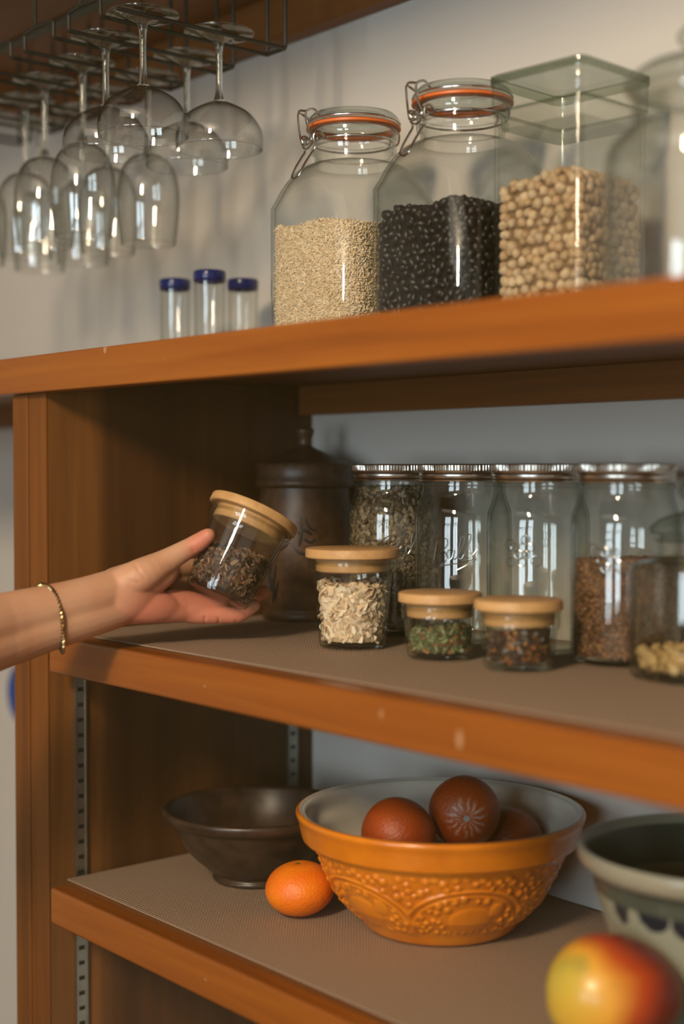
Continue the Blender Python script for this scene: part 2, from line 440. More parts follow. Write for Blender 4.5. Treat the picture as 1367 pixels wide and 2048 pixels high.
# ---------------------------------------------------------------- glasses
def stemglass(name, label, cat, kind, group):
    e = empty(name, (0, 0, 0), label, cat, group=group)
    # hangs upside down: z=0 is the foot's lower face (on the wires), foot above
    foot = smooth_prof([(0, .0052), (.018, .0046), (.0355, .0030), (.0365, .0018), (.0355, .0008), (.020, -.0012), (.0075, -.006), (.0048, -.011)], 4)
    foot = foot + [(0, -.0112)]
    MB().lathe(foot, 48).build('foot', M_wine2, e, angle=None)
    if kind == 'coupe':
        zs = -.070
        MB().lathe([(0, -.0112)] + smooth_prof([(.0046, -.0114), (.0036, -.022), (.0034, -.045), (.0040, -.060), (.0065, zs)], 4) + [(0, zs - .0008)], 20).build('stem', M_solid, e, angle=None)
        bowl = smooth_prof([(.0005, zs - .0005), (.0065, zs - .0005), (.016, zs - .0035), (.033, zs - .013), (.0435, zs - .027), (.0462, zs - .038), (.0460, zs - .050)], 6)
    else:
        zs = -.088
        MB().lathe([(0, -.0112)] + smooth_prof([(.0046, -.0114), (.0036, -.025), (.0034, -.060), (.0040, -.078), (.0065, zs)], 4) + [(0, zs - .0008)], 20).build('stem', M_solid, e, angle=None)
        bowl = smooth_prof([(.0005, zs - .0005), (.0065, zs - .0005), (.021, zs - .006), (.0315, zs - .020), (.0362, zs - .042), (.0362, zs - .070), (.0325, zs - .106)], 6)
    inner = [(max(r - .0008, .0002), z - (.0008 if i < 6 else 0)) for i, (r, z) in enumerate(bowl)]
    MB().lathe(bowl + [(bowl[-1][0] - .0004, bowl[-1][1] - .0006)] + inner[::-1], 56).build('bowl', M_wine, e, angle=None)
    return e
M_wine2 = thin_glass('stemware foot glass', (.90, .93, .89), (.58, .63, .56), power=1.4, gain=3.4, wav=60)
M_wine2 = M_wine2
coupe = stemglass('coupe_glass', 'front coupe glass hanging in the rack slot nearest the jars', 'glass', 'coupe', 'coupe glasses hanging in the rack')
wine = stemglass('wine_glass', 'wine glass', 'glass', 'wine', 'wine glasses hanging in the rack')
HG = [  # kind, row, y, label
    ('c', 0, .797, 'coupe glass hanging in the outermost slot by the jars, at its front opening'),
    ('c', 0, .8915, 'coupe glass hanging in the outermost slot by the jars, behind the front one'),
    ('c', 1, .811, 'coupe glass hanging second slot in from the jars, partly behind the front coupe'),
    ('c', 1, .915, 'coupe glass hanging second slot in, at the wall end behind the other coupes'),
    ('w', 2, .838, 'tall wine glass with many highlights hanging below the coupes, third slot in, front'),
    ('w', 2, .925, 'tall wine glass hanging right of the other wine glasses, third slot in, wall end'),
    ('w', 3, .842, 'tall wine glass hanging left of the coupes, fourth slot in, front place'),
    ('w', 3, .928, 'tall wine glass hidden behind others in the fourth slot, wall end'),
    ('w', 4, .867, 'tall wine glass at far left of the rack, fifth slot in, front place'),
    ('w', 4, .948, 'tall wine glass deep in the rack, fifth slot in, wall end'),
    ('w', 5, .850, 'wine glass cut by the left picture edge, sixth slot in'),
    ('w', 5, .938, 'wine glass at far left near the wall, sixth slot in'),
]
used = {'c': 0, 'w': 0}
for k, row, y, lb in HG:
    src = coupe if k == 'c' else wine
    o = src if not used[k] else copy_tree(src)
    used[k] = 1
    o.location = (rows[row], y, ZW + .0022 + .0012); o['label'] = lb

# shot glasses with cobalt rim, upside up
def shot(name, label):
    e = empty(name, (0, 0, 0), label, 'glass', group='blue-rimmed shot glasses')
    H = .108
    body = [(0, 0), (.0165, 0), (.0178, .002), (.0182, H - .013)]
    MB().lathe(body + [(.0182 - .0022, H - .013), (.0158, .014), (0, .0125)], 40).build('body', M_glass, e, angle=50)
    rim = [(.0183, H - .013), (.0188, H - .009), (.0190, H - .004), (.0186, H - .001), (.0174, H), (.0162, H - .002), (.0160, H - .013)]
    MB().lathe(rim, 40, close=True).build('rim', M_blue2, e, angle=None, ).__setitem__('label', 'cobalt blue rim')
    return e
M_blue2 = simple('cobalt blue rim', (.012, .022, .16), .12, **{'Transmission_Weight': .25})
sh = shot('shot_glass', 'blue-rimmed shot glass, leftmost of three on the top shelf')
for i, (px, F, lb) in enumerate(((351, 1.735, 'blue-rimmed shot glass, leftmost of three on the top shelf'),
                                 (420, 1.66, 'blue-rimmed shot glass in the middle and nearest of three on the top shelf'),
                                 (486, 1.735, 'blue-rimmed shot glass standing next to the rice jar, rightmost of three'))):
    o = sh if i == 0 else copy_tree(sh)
    p = at(px, 937, F); o.location = (p.x, p.y, ZT + .0008); o['label'] = lb

# ---------------------------------------------------------------- contents helpers
def proto_ico(sub=2, lump=0.0):
    bm = bmesh.new(); bmesh.ops.create_icosphere(bm, subdivisions=sub, radius=1)
    vs = [v.co.copy() for v in bm.verts]; fs = [tuple(v.index for v in f.verts) for f in bm.faces]; bm.free()
    if lump: vs = [v * (1 + lump * noise.noise(v * 1.7)) for v in vs]
    return vs, fs
def proto_grain(seg=6, rings=(-.97, -.6, 0, .6, .97)):
    vs = [Vector((-1, 0, 0))]; fs = []
    for t in rings:
        r = math.sqrt(max(0, 1 - t * t)) ** .8
        for k in range(seg): vs.append(Vector((t, r * math.cos(2 * PI * k / seg), r * math.sin(2 * PI * k / seg))))
    vs.append(Vector((1, 0, 0)))
    for k in range(seg):
        n = (k + 1) % seg; fs.append((0, 1 + n, 1 + k))
        for j in range(len(rings) - 1):
            a = 1 + j * seg; b = a + seg; fs.append((a + k, a + n, b + n, b + k))
        e = 1 + (len(rings) - 1) * seg; fs.append((e + k, e + n, len(vs) - 1))
    return vs, fs
def proto_flake(seed=0, seg=9):
    rnd = random.Random(seed); vs = [Vector((0, 0, .12))]; fs = []
    ph = rnd.random() * 6
    for j, rr in enumerate((.55, 1.0)):
        for k in range(seg):
            a = 2 * PI * k / seg; q = rr * (1 + .18 * math.sin(3 * a + ph) + rnd.uniform(-.1, .1))
            vs.append(Vector((q * math.cos(a), q * math.sin(a) * .82, .12 * math.cos(a * 2 + ph) * rr + rnd.uniform(-.05, .05))))
    n0 = len(vs); vs += [v - Vector((0, 0, .22)) for v in vs[:n0]]
    for k in range(seg):
        n = (k + 1) % seg
        fs += [(0, 1 + k, 1 + n), (1 + k, 1 + seg + k, 1 + seg + n, 1 + n)]
        fs += [(n0, n0 + 1 + n, n0 + 1 + k), (n0 + 1 + k, n0 + 1 + n, n0 + 1 + seg + n, n0 + 1 + seg + k)]
        fs += [(1 + seg + k, n0 + 1 + seg + k, n0 + 1 + seg + n, 1 + seg + n)]
    return vs, fs
def proto_chip(seed=0):
    rnd = random.Random(seed)
    vs = [Vector((x, y, z)) + Vector([rnd.uniform(-.35, .35) for _ in range(3)]) for x in (-1, 1) for y in (-.6, .6) for z in (-.3, .3)]
    fs = [(0, 1, 3, 2), (4, 6, 7, 5), (0, 4, 5, 1), (2, 3, 7, 6), (0, 2, 6, 4), (1, 5, 7, 3)]
    return vs, fs
def rot_rand(rnd):
    return Matrix.Rotation(rnd.uniform(0, 2 * PI), 3, 'Z') @ Matrix.Rotation(math.acos(rnd.uniform(-1, 1)), 3, 'Y') @ Matrix.Rotation(rnd.uniform(0, 2 * PI), 3, 'Z')
def fill(name, label, cat, m, loc, rz, ring, z0, ztop, protos, size, colors, step, rowstep, flat=False, tilt=.5, seed=1, corecol=None, layers=1, M=None, inset=.9, angle=60):
    """granular fill: ring(z) -> outline points (round jar or square jar); pieces line the glass and the heap on top"""
    rnd = random.Random(seed); mb = MB()
    def place(p, n, s):
        vs, fs = protos[rnd.randrange(len(protos))]
        if flat:
            n2 = (n + Vector([rnd.uniform(-tilt, tilt) for _ in range(3)])).normalized()
            q = n2.to_track_quat('Z', 'Y').to_matrix() @ Matrix.Rotation(rnd.uniform(0, 2 * PI), 3, 'Z')
        else: q = rot_rand(rnd)
        sc = rnd.uniform(.82, 1.12)
        sx = (s[0] * sc * rnd.uniform(.9, 1.1), s[1] * sc * rnd.uniform(.9, 1.1), s[2] * sc)
        c = colors[rnd.randrange(len(colors))]; k = rnd.uniform(.82, 1.15)
        mb.add([p + q @ Vector((v.x * sx[0], v.y * sx[1], v.z * sx[2])) for v in vs], fs, 0, (c[0] * k, c[1] * k, c[2] * k, 1))
    dep = (min(size) * inset if flat else (size[0] + size[1] + size[2]) / 3 * inset)
    for layer in range(layers):
        z = z0 + min(size) * .9; row = 0
        while True:
            pts = [Vector(p) for p in ring(z)]; n = len(pts)
            L = [0]
            for i in range(n): L.append(L[-1] + (pts[(i + 1) % n] - pts[i]).length)
            per = L[-1]; cnt = int(per / step); any_ = False; j = 0
            for c in range(cnt):
                t = ((c + (row % 2) * .5 + rnd.uniform(-.3, .3)) / cnt) % 1 * per
                while j < n - 1 and L[j + 1] < t: j += 1
                if L[j] > t: j = max(i for i in range(n) if L[i] <= t)
                a, b = pts[j], pts[(j + 1) % n]
                e = b - a
                if e.length < 1e-9: continue
                p = a + e * ((t - L[j]) / e.length)
                nn = Vector((e.y, -e.x, 0)).normalized()
                zz = z + rnd.uniform(-.3, .3) * rowstep
                p = p - nn * (dep * (1 + layer * 1.4) + rnd.uniform(0, .25) * dep); p.z = zz
                if zz < ztop(p.x, p.y) - min(size) * .3 and zz > z0 + min(size) * .8:
                    any_ = True; place(p, nn, size)
            z += rowstep; row += 1
            if not any_ and row > 3 or row > 400: break
    # heap on top
    zt = ztop(0, 0); out = [Vector(p) for p in ring(zt)]
    rmax = max(max(abs(p.x), abs(p.y)) for p in out)
    def inside(x, y):
        c = False; n = len(out)
        for i in range(n):
            a, b = out[i], out[(i + 1) % n]
            if (a.y > y) != (b.y > y) and x < (b.x - a.x) * (y - a.y) / (b.y - a.y + 1e-12) + a.x: c = not c
        return c
    g = -rmax
    while g < rmax:
        h = -rmax
        while h < rmax:
            x = g + rnd.uniform(-.4, .4) * step; y = h + rnd.uniform(-.4, .4) * step; k = 1 + dep * 1.3 / rmax
            if inside(x * k, y * k): place(Vector((x, y, ztop(x, y) - min(size) * .4 + rnd.uniform(-.3, .3) * min(size))), Vector((0, 0, 1)), size)
            h += step
        g += step * .9
    # solid core
    cc = corecol or tuple(c * .55 for c in colors[0])
    zl = [z0 + (zt - z0) * t for t in (0, .2, .4, .6, .8, 1)]
    rings = []
    for zz in zl:
        rg = [Vector(p) for p in ring(zz)]; f = 1 - dep * 1.25 / rmax
        rings.append([(p.x * f, p.y * f, min(zz + .0006, ztop(p.x, p.y) - min(size) * .8) if zz < zt else ztop(p.x * f, p.y * f) - min(size) * .9) for p in rg])
    rings.append([(p[0] * .5, p[1] * .5, ztop(p[0] * .5, p[1] * .5) - min(size) * .9) for p in rings[-1]])
    o0 = len(mb.v); mb.loft(rings); mb.c[o0:] = [(*cc, 1)] * (len(mb.v) - o0)
    if M: mb.v = [tuple(M @ Vector(v)) for v in mb.v]
    o = mb.build(name, m, angle=angle)
    o.location = loc; o.rotation_euler = (0, 0, rz)
    return props(o, label, cat, kind='stuff')

# ---------------------------------------------------------------- clip-top square jars
def fido(x, y, z, rz, label):
    e = empty('clip_top_jar', (x, y, z), label, 'jar', rz)
    s = .070; c = .030
    def rings(d):
        q = [(s - d, c - d * .5, .006 + d), (s - d, c - d * .5, .155)]
        R_ = []
        R_.append(rsq(s - .012 - d, c - .006, .0 + d * 1.3)); R_.append(rsq(s - .004 - d, c - .002, .0015 + d))
        R_.append(rsq(s - d, c - d * .4, .007 + d))
        R_.append(rsq(s - d, c - d * .4, .150))
        n = 8
        for i in range(1, n + 1):
            t = i / n * PI / 2
            h = (s - .0415) * (math.cos(t)) + .0415 - d
            cc = c + (h - c) * (i / n) ** .6 if h > c else h
            R_.append(rsq(h, min(max(cc, c * .9), h), .150 + .044 * math.sin(t)))
        for (r, zz) in ((.0408, .198), (.0408, .204), (.0445, .2065), (.0448, .211), (.0415, .2135), (.0412, .219), (.0462, .2215), (.0468, .2265), (.0462, .2295)):
            R_.append(rsq(r - d, r - d, zz))
        return R_
    o_ = rings(0); i_ = rings(.0028)
    b = MB(); b.loft(o_, cap=(True, False)); b.loft(i_[::-1], cap=(False, True))
    n = len(o_[0]); a0 = len(o_) * n - n; b0 = len(o_) * n
    b.f += [(a0 + k, a0 + (k + 1) % n, b0 + (k + 1) % n, b0 + k) for k in range(n)]; b.mi += [0] * n
    b.build('jar_body', M_glass, e, angle=35)
    MB().lathe([(.0400, .2297), (.0476, .2297), (.0492, .2310), (.0492, .2330), (.0476, .2343), (.0400, .2343)], 56, close=True).build('gasket', M_gasket, e, angle=50)
    lid = [(0, .2355), (.034, .2355), (.036, .2348), (.0478, .2348), (.0480, .2395), (.0462, .2425), (.043, .2458), (.036, .2472), (.033, .2450), (0, .2440)]
    MB().lathe(lid, 64).build('glass_lid', M_glasst, e, angle=30)
    # wire bail on the -X side of the jar
    w = MB(); r = .00115
    w.tube([(.0482 * math.cos(t), .0482 * math.sin(t), .2372) for t in [2 * PI * k / 48 for k in range(48)]], r, closed=True)
    w.tube([(.0434 * math.cos(t), .0434 * math.sin(t), .2170) for t in [2 * PI * k / 48 for k in range(48)]], r, closed=True)
    w.build('wire_ring', M_chrome, e)
    w = MB(); A = math.radians(-97)
    Mx = Matrix.Rotation(A, 4, 'Z')
    for sy in (-1, 1):
        w.tube(catmull([(.047, sy * .010, .2375), (.056, sy * .012, .243), (.0625, sy * .008, .241), (.0625, sy * .0075, .232), (.0600, sy * .009, .222), (.0565, sy * .011, .214), (.053, sy * .011, .212)], 5), r, M=Mx)
        w.tube(catmull([(.0435, sy * .012, .217), (.051, sy * .0135, .221), (.056, sy * .012, .218), (.0555, sy * .011, .212), (.0535, sy * .0095, .205), (.058, sy * .0085, .198), (.066, sy * .0080, .186), (.0705, sy * .0070, .1765), (.0720, 0, .1735)], 6), r, M=Mx)
        # coil
        w.tube([(.054 + .0032 * math.cos(t * 2 * PI), sy * (.0065 + .0011 * t), .214 + .0032 * math.sin(t * 2 * PI)) for t in [k / 12 for k in range(49)]], r * .9, M=Mx)
    w.tube(catmull([(.0625, -.008, .241), (.0655, 0, .2425), (.0625, .008, .241)], 6), r, M=Mx)
    w.tube([(.053, -.0125, .212), (.053, .0125, .212)], r, M=Mx)
    w.tube(catmull([(.0565, -.009, .209), (.0575, 0, .205), (.0565, .009, .209)], 6), r, M=Mx)
    w.build('wire_clip', M_chrome, e)
    w = MB(); Mx = Matrix.Rotation(A + PI, 4, 'Z')
    for sy in (-1, 1): w.tube(catmull([(.0435, sy * .007, .217), (.051, sy * .008, .222), (.0525, sy * .008, .232), (.0475, sy * .007, .2372)], 6), r, M=Mx)
    w.build('wire_hinge', M_chrome, e)
    return e
M_glasst = thin_glass('thick lid glass', (.93, .95, .93), (.40, .46, .41), power=1.6, gain=1.8)
j1 = fido(-1.137, .980, ZT + .001, math.radians(0), 'clip-top glass jar of white rice, orange gasket, beside the shot glasses')
j2 = fido(-.990, .992, ZT + .001, math.radians(2), 'clip-top glass jar of black beans standing between rice and chickpeas')
def sqring(h, c): return lambda z: rsq(h, c, z)
G = ZT + .001
M_rice = vcol('rice grains', .55, 0, var=0)
fill('rice', 'long-grain white rice filling the clip-top jar at left', 'rice', M_rice, j1.location + Vector((0, 0, 0)), 0, sqring(.0662, .027), .0045,
     lambda x, y: .130 - x * .05 + y * .02 + .002 * math.sin(x * 70), [proto_grain(5, (-.85, 0, .85))], (.0031, .00105, .0010), [(.84, .66, .43), (.88, .71, .49), (.80, .60, .37), (.90, .76, .55)], .0034, .0021, flat=False, seed=3, corecol=(.72, .55, .34), inset=.75)
M_bean = vcol('black beans', .42, 0)
fill('black_beans', 'glossy black beans filling the middle clip-top jar', 'beans', M_bean, j2.location, math.radians(2), sqring(.0662, .027), .0045,
     lambda x, y: .132 - .9 * (x * x + y * y) + y * .02 + .003 * math.sin(x * 90 + y * 40), [proto_ico(2)], (.0062, .0040, .0037), [(.007, .007, .008), (.010, .008, .008), (.007, .007, .009), (.014, .009, .008)], .0092, .0068, flat=True, tilt=.8, seed=4, corecol=(.008, .006, .007), inset=1.05)
# ---------------------------------------------------------------- square canister with glass lid
cx, cy, crz = -.860, .998, math.radians(4)
can = empty('square_glass_canister', (cx, cy, G), 'tall square glass canister of chickpeas with a flat square glass lid', 'jar', crz)
def sq_body(h, c, t, H, neck):
    o_ = [rsq(h - .005, c, 0), rsq(h, c, .004), rsq(h, c, H - .004), rsq(h - .001, c, H)]
    i_ = [rsq(h - t - .004, c, .007), rsq(h - t, c * .8, .011), rsq(h - t, c * .8, H - .002), rsq(h - t, c * .8, H)]
    b = MB(); b.loft(o_, cap=(True, False)); b.loft(i_[::-1], cap=(False, True))
    n = len(o_[0]); a0 = 3 * n; b0 = 4 * n
    b.f += [(a0 + k, a0 + (k + 1) % n, b0 + (k + 1) % n, b0 + k) for k in range(n)]; b.mi += [0] * n
    return b
sq_body(.0505, .009, .003, .200, 0).build('canister_body', M_glass, can, angle=35)
lidb = MB().loft([rsq(.0455, .008, .1850), rsq(.0465, .009, .1870), rsq(.0465, .009, .2005), rsq(.0515, .010, .2010), rsq(.0525, .010, .2030), rsq(.0525, .010, .2290), rsq(.0515, .010, .2315)])
lidb.build('glass_lid', M_glasst, can, angle=35)
o = MB().loft([rsq(.0532, .010, .2240), rsq(.0534, .010, .2255), rsq(.0534, .010, .2315), rsq(.0515, .010, .2330)], cap=(False, False)).build('lid_top_edge', thin_glass('green slab edge', (.62, .68, .58), (.14, .19, .15), power=1.0, gain=2.5, wav=90), can, angle=35); o['label'] = 'thick greenish glass lid top'
o = MB().loft([rsq(.0512, .009, .1990), rsq(.0526, .010, .2000), rsq(.0526, .010, .2010)], cap=(False, False)).build('lid_lower_edge', thin_glass('lid edge', (.72, .76, .70), (.12, .15, .12), power=1.0, gain=1.5, wav=60), can, angle=35)
M_chick = vcol('chickpeas', .6, .25, 600, var=.15)
fill('chickpeas', 'pale tan chickpeas filling the square canister', 'chickpeas', M_chick, can.location, crz, sqring(.0468, .006), .0115,
     lambda x, y: .134 + .010 * math.exp(-((x - .01) ** 2 + y * y) / .002) + .002 * math.sin(x * 120), [proto_ico(2, .22), proto_ico(2, .3)], (.0052, .0047, .0047), [(.62, .42, .23), (.68, .48, .28), (.56, .36, .19), (.72, .53, .33)], .0094, .0082, seed=5, corecol=(.25, .15, .07), inset=1.0, angle=None)
# ---------------------------------------------------------------- round apothecary jar, empty, top right
def apoth(name, x, y, z, prof, t, lid, label, matg, seg=64):
    e = empty(name, (x, y, z), label, 'jar')
    o_ = smooth_prof(prof, 4); i_ = [(max(r - t, 0.0005), zz + (t * 1.6 if k < 8 else 0)) for k, (r, zz) in enumerate(o_)]
    MB().lathe([(0, o_[0][1])] + o_ + i_[::-1] + [(0, i_[0][1])], seg).build('jar_body', matg, e, angle=40)
    MB().lathe(lid, seg).build('glass_lid', M_glasst, e, angle=40)
    return e
apoth('apothecary_jar', -.630, .880, G, [(.060, 0), (.070, .003), (.0725, .010), (.0725, .060), (.0725, .100), (.070, .113), (.061, .124), (.0545, .130), (.0535, .138), (.0535, .150), (.056, .1535)], .003,
      [(0, .150)] + smooth_prof([(.048, .150), (.0495, .156), (.058, .157), (.059, .160), (.056, .164), (.045, .172), (.030, .177), (.017, .179), (.012, .183), (.016, .187), (.021, .193), (.016, .200), (.0005, .203)], 4),
      'large empty round apothecary jar with knobbed lid at right end of top shelf', M_glass)

# ---------------------------------------------------------------- small jars with wooden lids
def weck(name, label, H, rl, rb, rt, loc, M=None, group=None):
    e = empty(name, loc, label, 'jar', group=group)
    hl = .0098; zg = H - hl          # glass rim top
    o_ = [(rb - .004, .0008), (rb - .001, .0022), (rb, .005)] + [(rb + (rt - rb) * t, .005 + (zg - .021 - .005) * t) for t in (.25, .5, .75, 1)] + \
         [(rt + .0005, zg - .017), (rt + .003, zg - .0125), (rl - .003, zg - .0105), (rl - .0022, zg - .006), (rl - .0035, zg - .0045), (rl - .002, zg - .002), (rl - .003, zg)]
    i_ = [(rb - .004, .005), (rb - .0028, .008)] + [(rb - .0025 + (rt - rb) * t, .008 + (zg - .021 - .008) * t) for t in (.33, .66, 1)] + [(rt - .002, zg - .014), (rt - .0012, zg - .004), (rt - .001, zg)]
    MB().lathe([(0, .0012), (rb - .008, .0012)] + o_ + i_[::-1] + [(0, .0045)], 64).build('jar_body', M_glassg, e, angle=35)
    lid = [(0, H), (rl - .002, H), (rl - .0006, H - .0006), (rl, H - .002), (rl, zg + .0016), (rl - .001, zg + .0006), (rt + .001, zg + .0004), (rt - .0020, zg - .0001), (rt - .0020, zg - .0115), (rt - .003, zg - .0125), (0, zg - .0125)]
    MB().lathe(lid[::-1], 64).build('wooden_lid', M_bamboo, e, angle=35)
    MB().lathe([(rt - .0021, zg - .006), (rt - .0012, zg - .006), (rt - .0012, zg - .003), (rt - .0021, zg - .003)], 48, close=True).build('seal_ring', M_seal, e)
    return e
M_seal = thin_glass('clear silicone seal', (.9, .88, .82), (.5, .48, .42))
LZ = ZM + .0020
oats = weck('storage_jar', 'tapered glass jar of rolled oats with pale wooden lid, tallest wood-lidded jar on shelf', .096, .0455, .0325, .0378, (-1.043, .898, LZ))
herb = weck('storage_jar', 'short wood-lidded glass jar of dried green herbs between oats and dark spice', .0605, .038, .0300, .0325, (-.932, .907, LZ))
spice = weck('storage_jar', 'short glass jar of dark spice with reddish flecks and wooden lid, rightmost wood-lidded jar', .0605, .038, .0300, .0325, (-.838, .909, LZ))
def rring(r0, r1, z0, z1, inset=.0035, n=40):
    def f(z):
        t = min(max((z - z0) / (z1 - z0), 0), 1); r = r0 + (r1 - r0) * t - inset
        return [(r * math.cos(2 * PI * k / n), r * math.sin(2 * PI * k / n), z) for k in range(n)]
    return f
M_oat = vcol('oat flakes', .75, .3, 700)
flk = [proto_flake(i) for i in range(5)]
fill('rolled_oats', 'pale rolled oats filling the tapered wood-lidded jar', 'oats', M_oat, oats.location, 0, rring(.0325, .0378, .005, .066), .0072,
     lambda x, y: .062 - .08 * x + .002 * math.sin(90 * x + 50 * y), flk, (.0048, .0042, .0040), [(.90, .68, .46), (.94, .75, .54), (.84, .60, .38), (.96, .81, .62)], .0050, .0042, flat=True, tilt=.75, seed=6, corecol=(.55, .40, .24), inset=.45)
M_herb = vcol('dried herbs', .8, .2, 900)
fill('dried_herbs', 'crumbled green dried herbs in the short wood-lidded jar', 'herbs', M_herb, herb.location, 0, rring(.0300, .0325, .005, .04), .0072,
     lambda x, y: .027 + .004 * math.sin(80 * x) + .003 * math.cos(110 * y), flk + [proto_chip(3)], (.0036, .0024, .0022), [(.16, .19, .07), (.24, .27, .12), (.10, .12, .05), (.34, .34, .20), (.30, .14, .05)], .0038, .0030, flat=True, tilt=1.0, seed=8, corecol=(.05, .06, .02), inset=.5)
M_spc = vcol('dark mixed spice', .5, .2, 900)
fill('mixed_spice', 'dark whole spices with orange and red bits in the rightmost short jar', 'spice', M_spc, spice.location, 0, rring(.0300, .0325, .005, .04), .0072,
     lambda x, y: .032 + .003 * math.sin(80 * x), [proto_ico(1), proto_chip(1), flk[0]], (.0026, .0022, .0020), [(.05, .022, .012), (.07, .03, .015), (.035, .02, .012), (.045, .02, .012), (.06, .03, .02), (.32, .10, .03), (.40, .20, .06), (.25, .25, .24)], .0038, .0031, seed=9, corecol=(.02, .01, .006), inset=.9)

# ---------------------------------------------------------------- mason jars
def lettering(e, r, z, ang):
    """embossed script word on the glass"""
    strokes = [
        [(-18, 12), (-20, 3), (-22, -6), (-24, -12)],
        [(-27, 5), (-24, 11), (-16, 14), (-8, 13), (-7, 7), (-13, 2), (-19, 1), (-11, 1), (-7, -5), (-12, -11), (-20, -12), (-27, -8)],
        [(-1, 0), (-5, 2), (-8, -3), (-6, -8), (-2, -6), (0, 1), (-1, -6), (1, -8), (4, -4)],
        [(4, -4), (9, 6), (10, 13), (7, 13), (5, 3), (4, -6), (7, -8), (10, -4)],
        [(10, -4), (15, 7), (17, 14), (14, 14), (11, 3), (11, -6), (14, -8), (19, -5), (23, 0)],
        [(-27, -15), (-10, -13), (8, -12), (22, -10), (12, -15), (2, -19)],
    ]
    b = MB()
    for s in strokes:
        P = [(x * .00098, (y + x * .12) * .00098) for x, y in s]
        pts = []
        for p in catmull([(x, y, 0) for x, y in P], 6):
            a = ang + p.x / r
            pts.append(((r + .0002) * math.cos(a), (r + .0002) * math.sin(a), z + p.y))
        b.tube(pts, .00062, 6)
    return b.build('embossed_lettering', M_emb, e)
def medallion(e, r, z, ang):
    b = MB()
    def ring(cx, cy, rr, n=14):
        b.tube([((r + .0002) * math.cos(ang + (cx + rr * math.cos(t)) / r), (r + .0002) * math.sin(ang + (cx + rr * math.cos(t)) / r), z + cy + rr * math.sin(t)) for t in [2 * PI * k / n for k in range(n)]], .0006, 6, closed=True)
    for q in range(3):
        for p in range(3 - q): ring((p - (2 - q) / 2) * .0075, .008 - q * .0068, .0036)
    ring(-.012, .010, .005); ring(.013, -.004, .005); ring(-.012, -.006, .004); ring(.003, .015, .004)
    return b.build('embossed_fruit', M_emb, e)
M_emb = thin_glass('embossed glass', (.88, .90, .88), (.40, .46, .40), rough=.22, power=1.2, gain=9.0)
def mason(x, y, label, group, ang=None, fruit=False):
    e = empty('screw_top_jar', (x, y, LZ), label, 'jar', group=group)
    def rd(a, r, z):     # faceted-round body: slightly squared
        return (r * (1 - .018 * (1 - math.cos(4 * a)) / 2 * (1 if .008 < z < .125 else 0)), z)
    o_ = [(.041, .0006), (.046, .002), (.0485, .006), (.0492, .012)] + [(.0492, .012 + .1 * t) for t in (.25, .5, .75, 1)] + \
         [(.0490, .122), (.0475, .131), (.0445, .139), (.0425, .145), (.0415, .151), (.0415, .154), (.0432, .1555), (.0432, .1575), (.0408, .159), (.0405, .172)]
    i_ = [(.041, .0045), (.0455, .007), (.0468, .013)] + [(.0468, .013 + .1 * t) for t in (.5, 1)] + [(.0465, .122), (.045, .130), (.042, .138), (.0398, .146), (.039, .152), (.0385, .172)]
    MB().lathe([(0, .0022), (.036, .0018)] + o_ + i_[::-1] + [(0, .004)], 64, fn=rd).build('jar_body', M_glassg, e, angle=35)
    def kn(a, r, z): return (r * (1 + (.008 * (1 if math.sin(a * 90) > 0 else -1) if .1700 < z < .1755 else 0)), z)
    band = [(.0412, .1595), (.0440, .1598), (.0445, .1610), (.0435, .1625), (.0442, .1640), (.0442, .1665), (.0435, .168), (.0442, .1695), (.0443, .1702), (.0443, .1752), (.0435, .1763), (.039, .1768), (.037, .1762), (.0, .1762)]
    MB().lathe(band, 360, fn=kn).build('metal_lid', M_lidmetal, e, angle=30)
    if ang is not None:
        (medallion if fruit else lettering)(e, .0492, .092, ang)
    return e
CAMDIR = math.atan2(-D.y, -D.x)
mj = [(-1.1156, 1.0185, 'quart screw-top glass jar full of sunflower seeds, leftmost of the metal-lidded jars', 0, False),
      (-1.013, 1.0175, 'empty screw-top glass jar with embossed script, beside the seed jar', 0, False),
      (-.9115, 1.0155, 'empty screw-top glass jar standing behind the dark spice jar', -.3, True),
      (-.807, 1.0140, 'screw-top glass jar half full of reddish brown grain, rightmost metal-lidded jar', -.35, True)]
MJ = []
for x, y, lb, a, fr in mj:
    az = math.atan2(-y, -x) + a
    if a == 0 and x == -1.1156: az += .25
    if a == 0 and x == -1.013: az -= .18
    MJ.append(mason(x, y, lb, 'metal-lidded screw-top jars', az, fr))
M_seed = vcol('sunflower seeds', .65, .2, 900)
fill('sunflower_seeds', 'grey-brown sunflower seeds filling the leftmost screw-top jar', 'seeds', M_seed, MJ[0].location, 0,
     lambda z: [(r * math.cos(2 * PI * k / 40), r * math.sin(2 * PI * k / 40), z) for r in [(.0455 if z < .120 else max(.0375, .0455 - (z - .120) * .33))] for k in range(40)], .0075,
     lambda x, y: .152, [proto_grain(6, (-.8, -.3, .3, .8))], (.0048, .0024, .0013), [(.18, .13, .075), (.26, .19, .11), (.12, .085, .05), (.33, .26, .16)], .0050, .0036, flat=True, tilt=.7, seed=10, corecol=(.05, .035, .02), inset=.9)
M_flax = vcol('reddish grain', .5, .2, 900)
fill('reddish_grain', 'fine reddish brown grain half filling the rightmost screw-top jar', 'grain', M_flax, MJ[3].location, 0,
     lambda z: [(.0455 * math.cos(2 * PI * k / 40), .0455 * math.sin(2 * PI * k / 40), z) for k in range(40)], .0075,
     lambda x, y: .092 + .03 * x, [proto_grain(5, (-.75, 0, .75))], (.0026, .0014, .0009), [(.17, .075, .03), (.22, .10, .04), (.12, .05, .022), (.28, .14, .06)], .0034, .0026, flat=True, tilt=.8, seed=11, corecol=(.08, .035, .015), inset=.9)

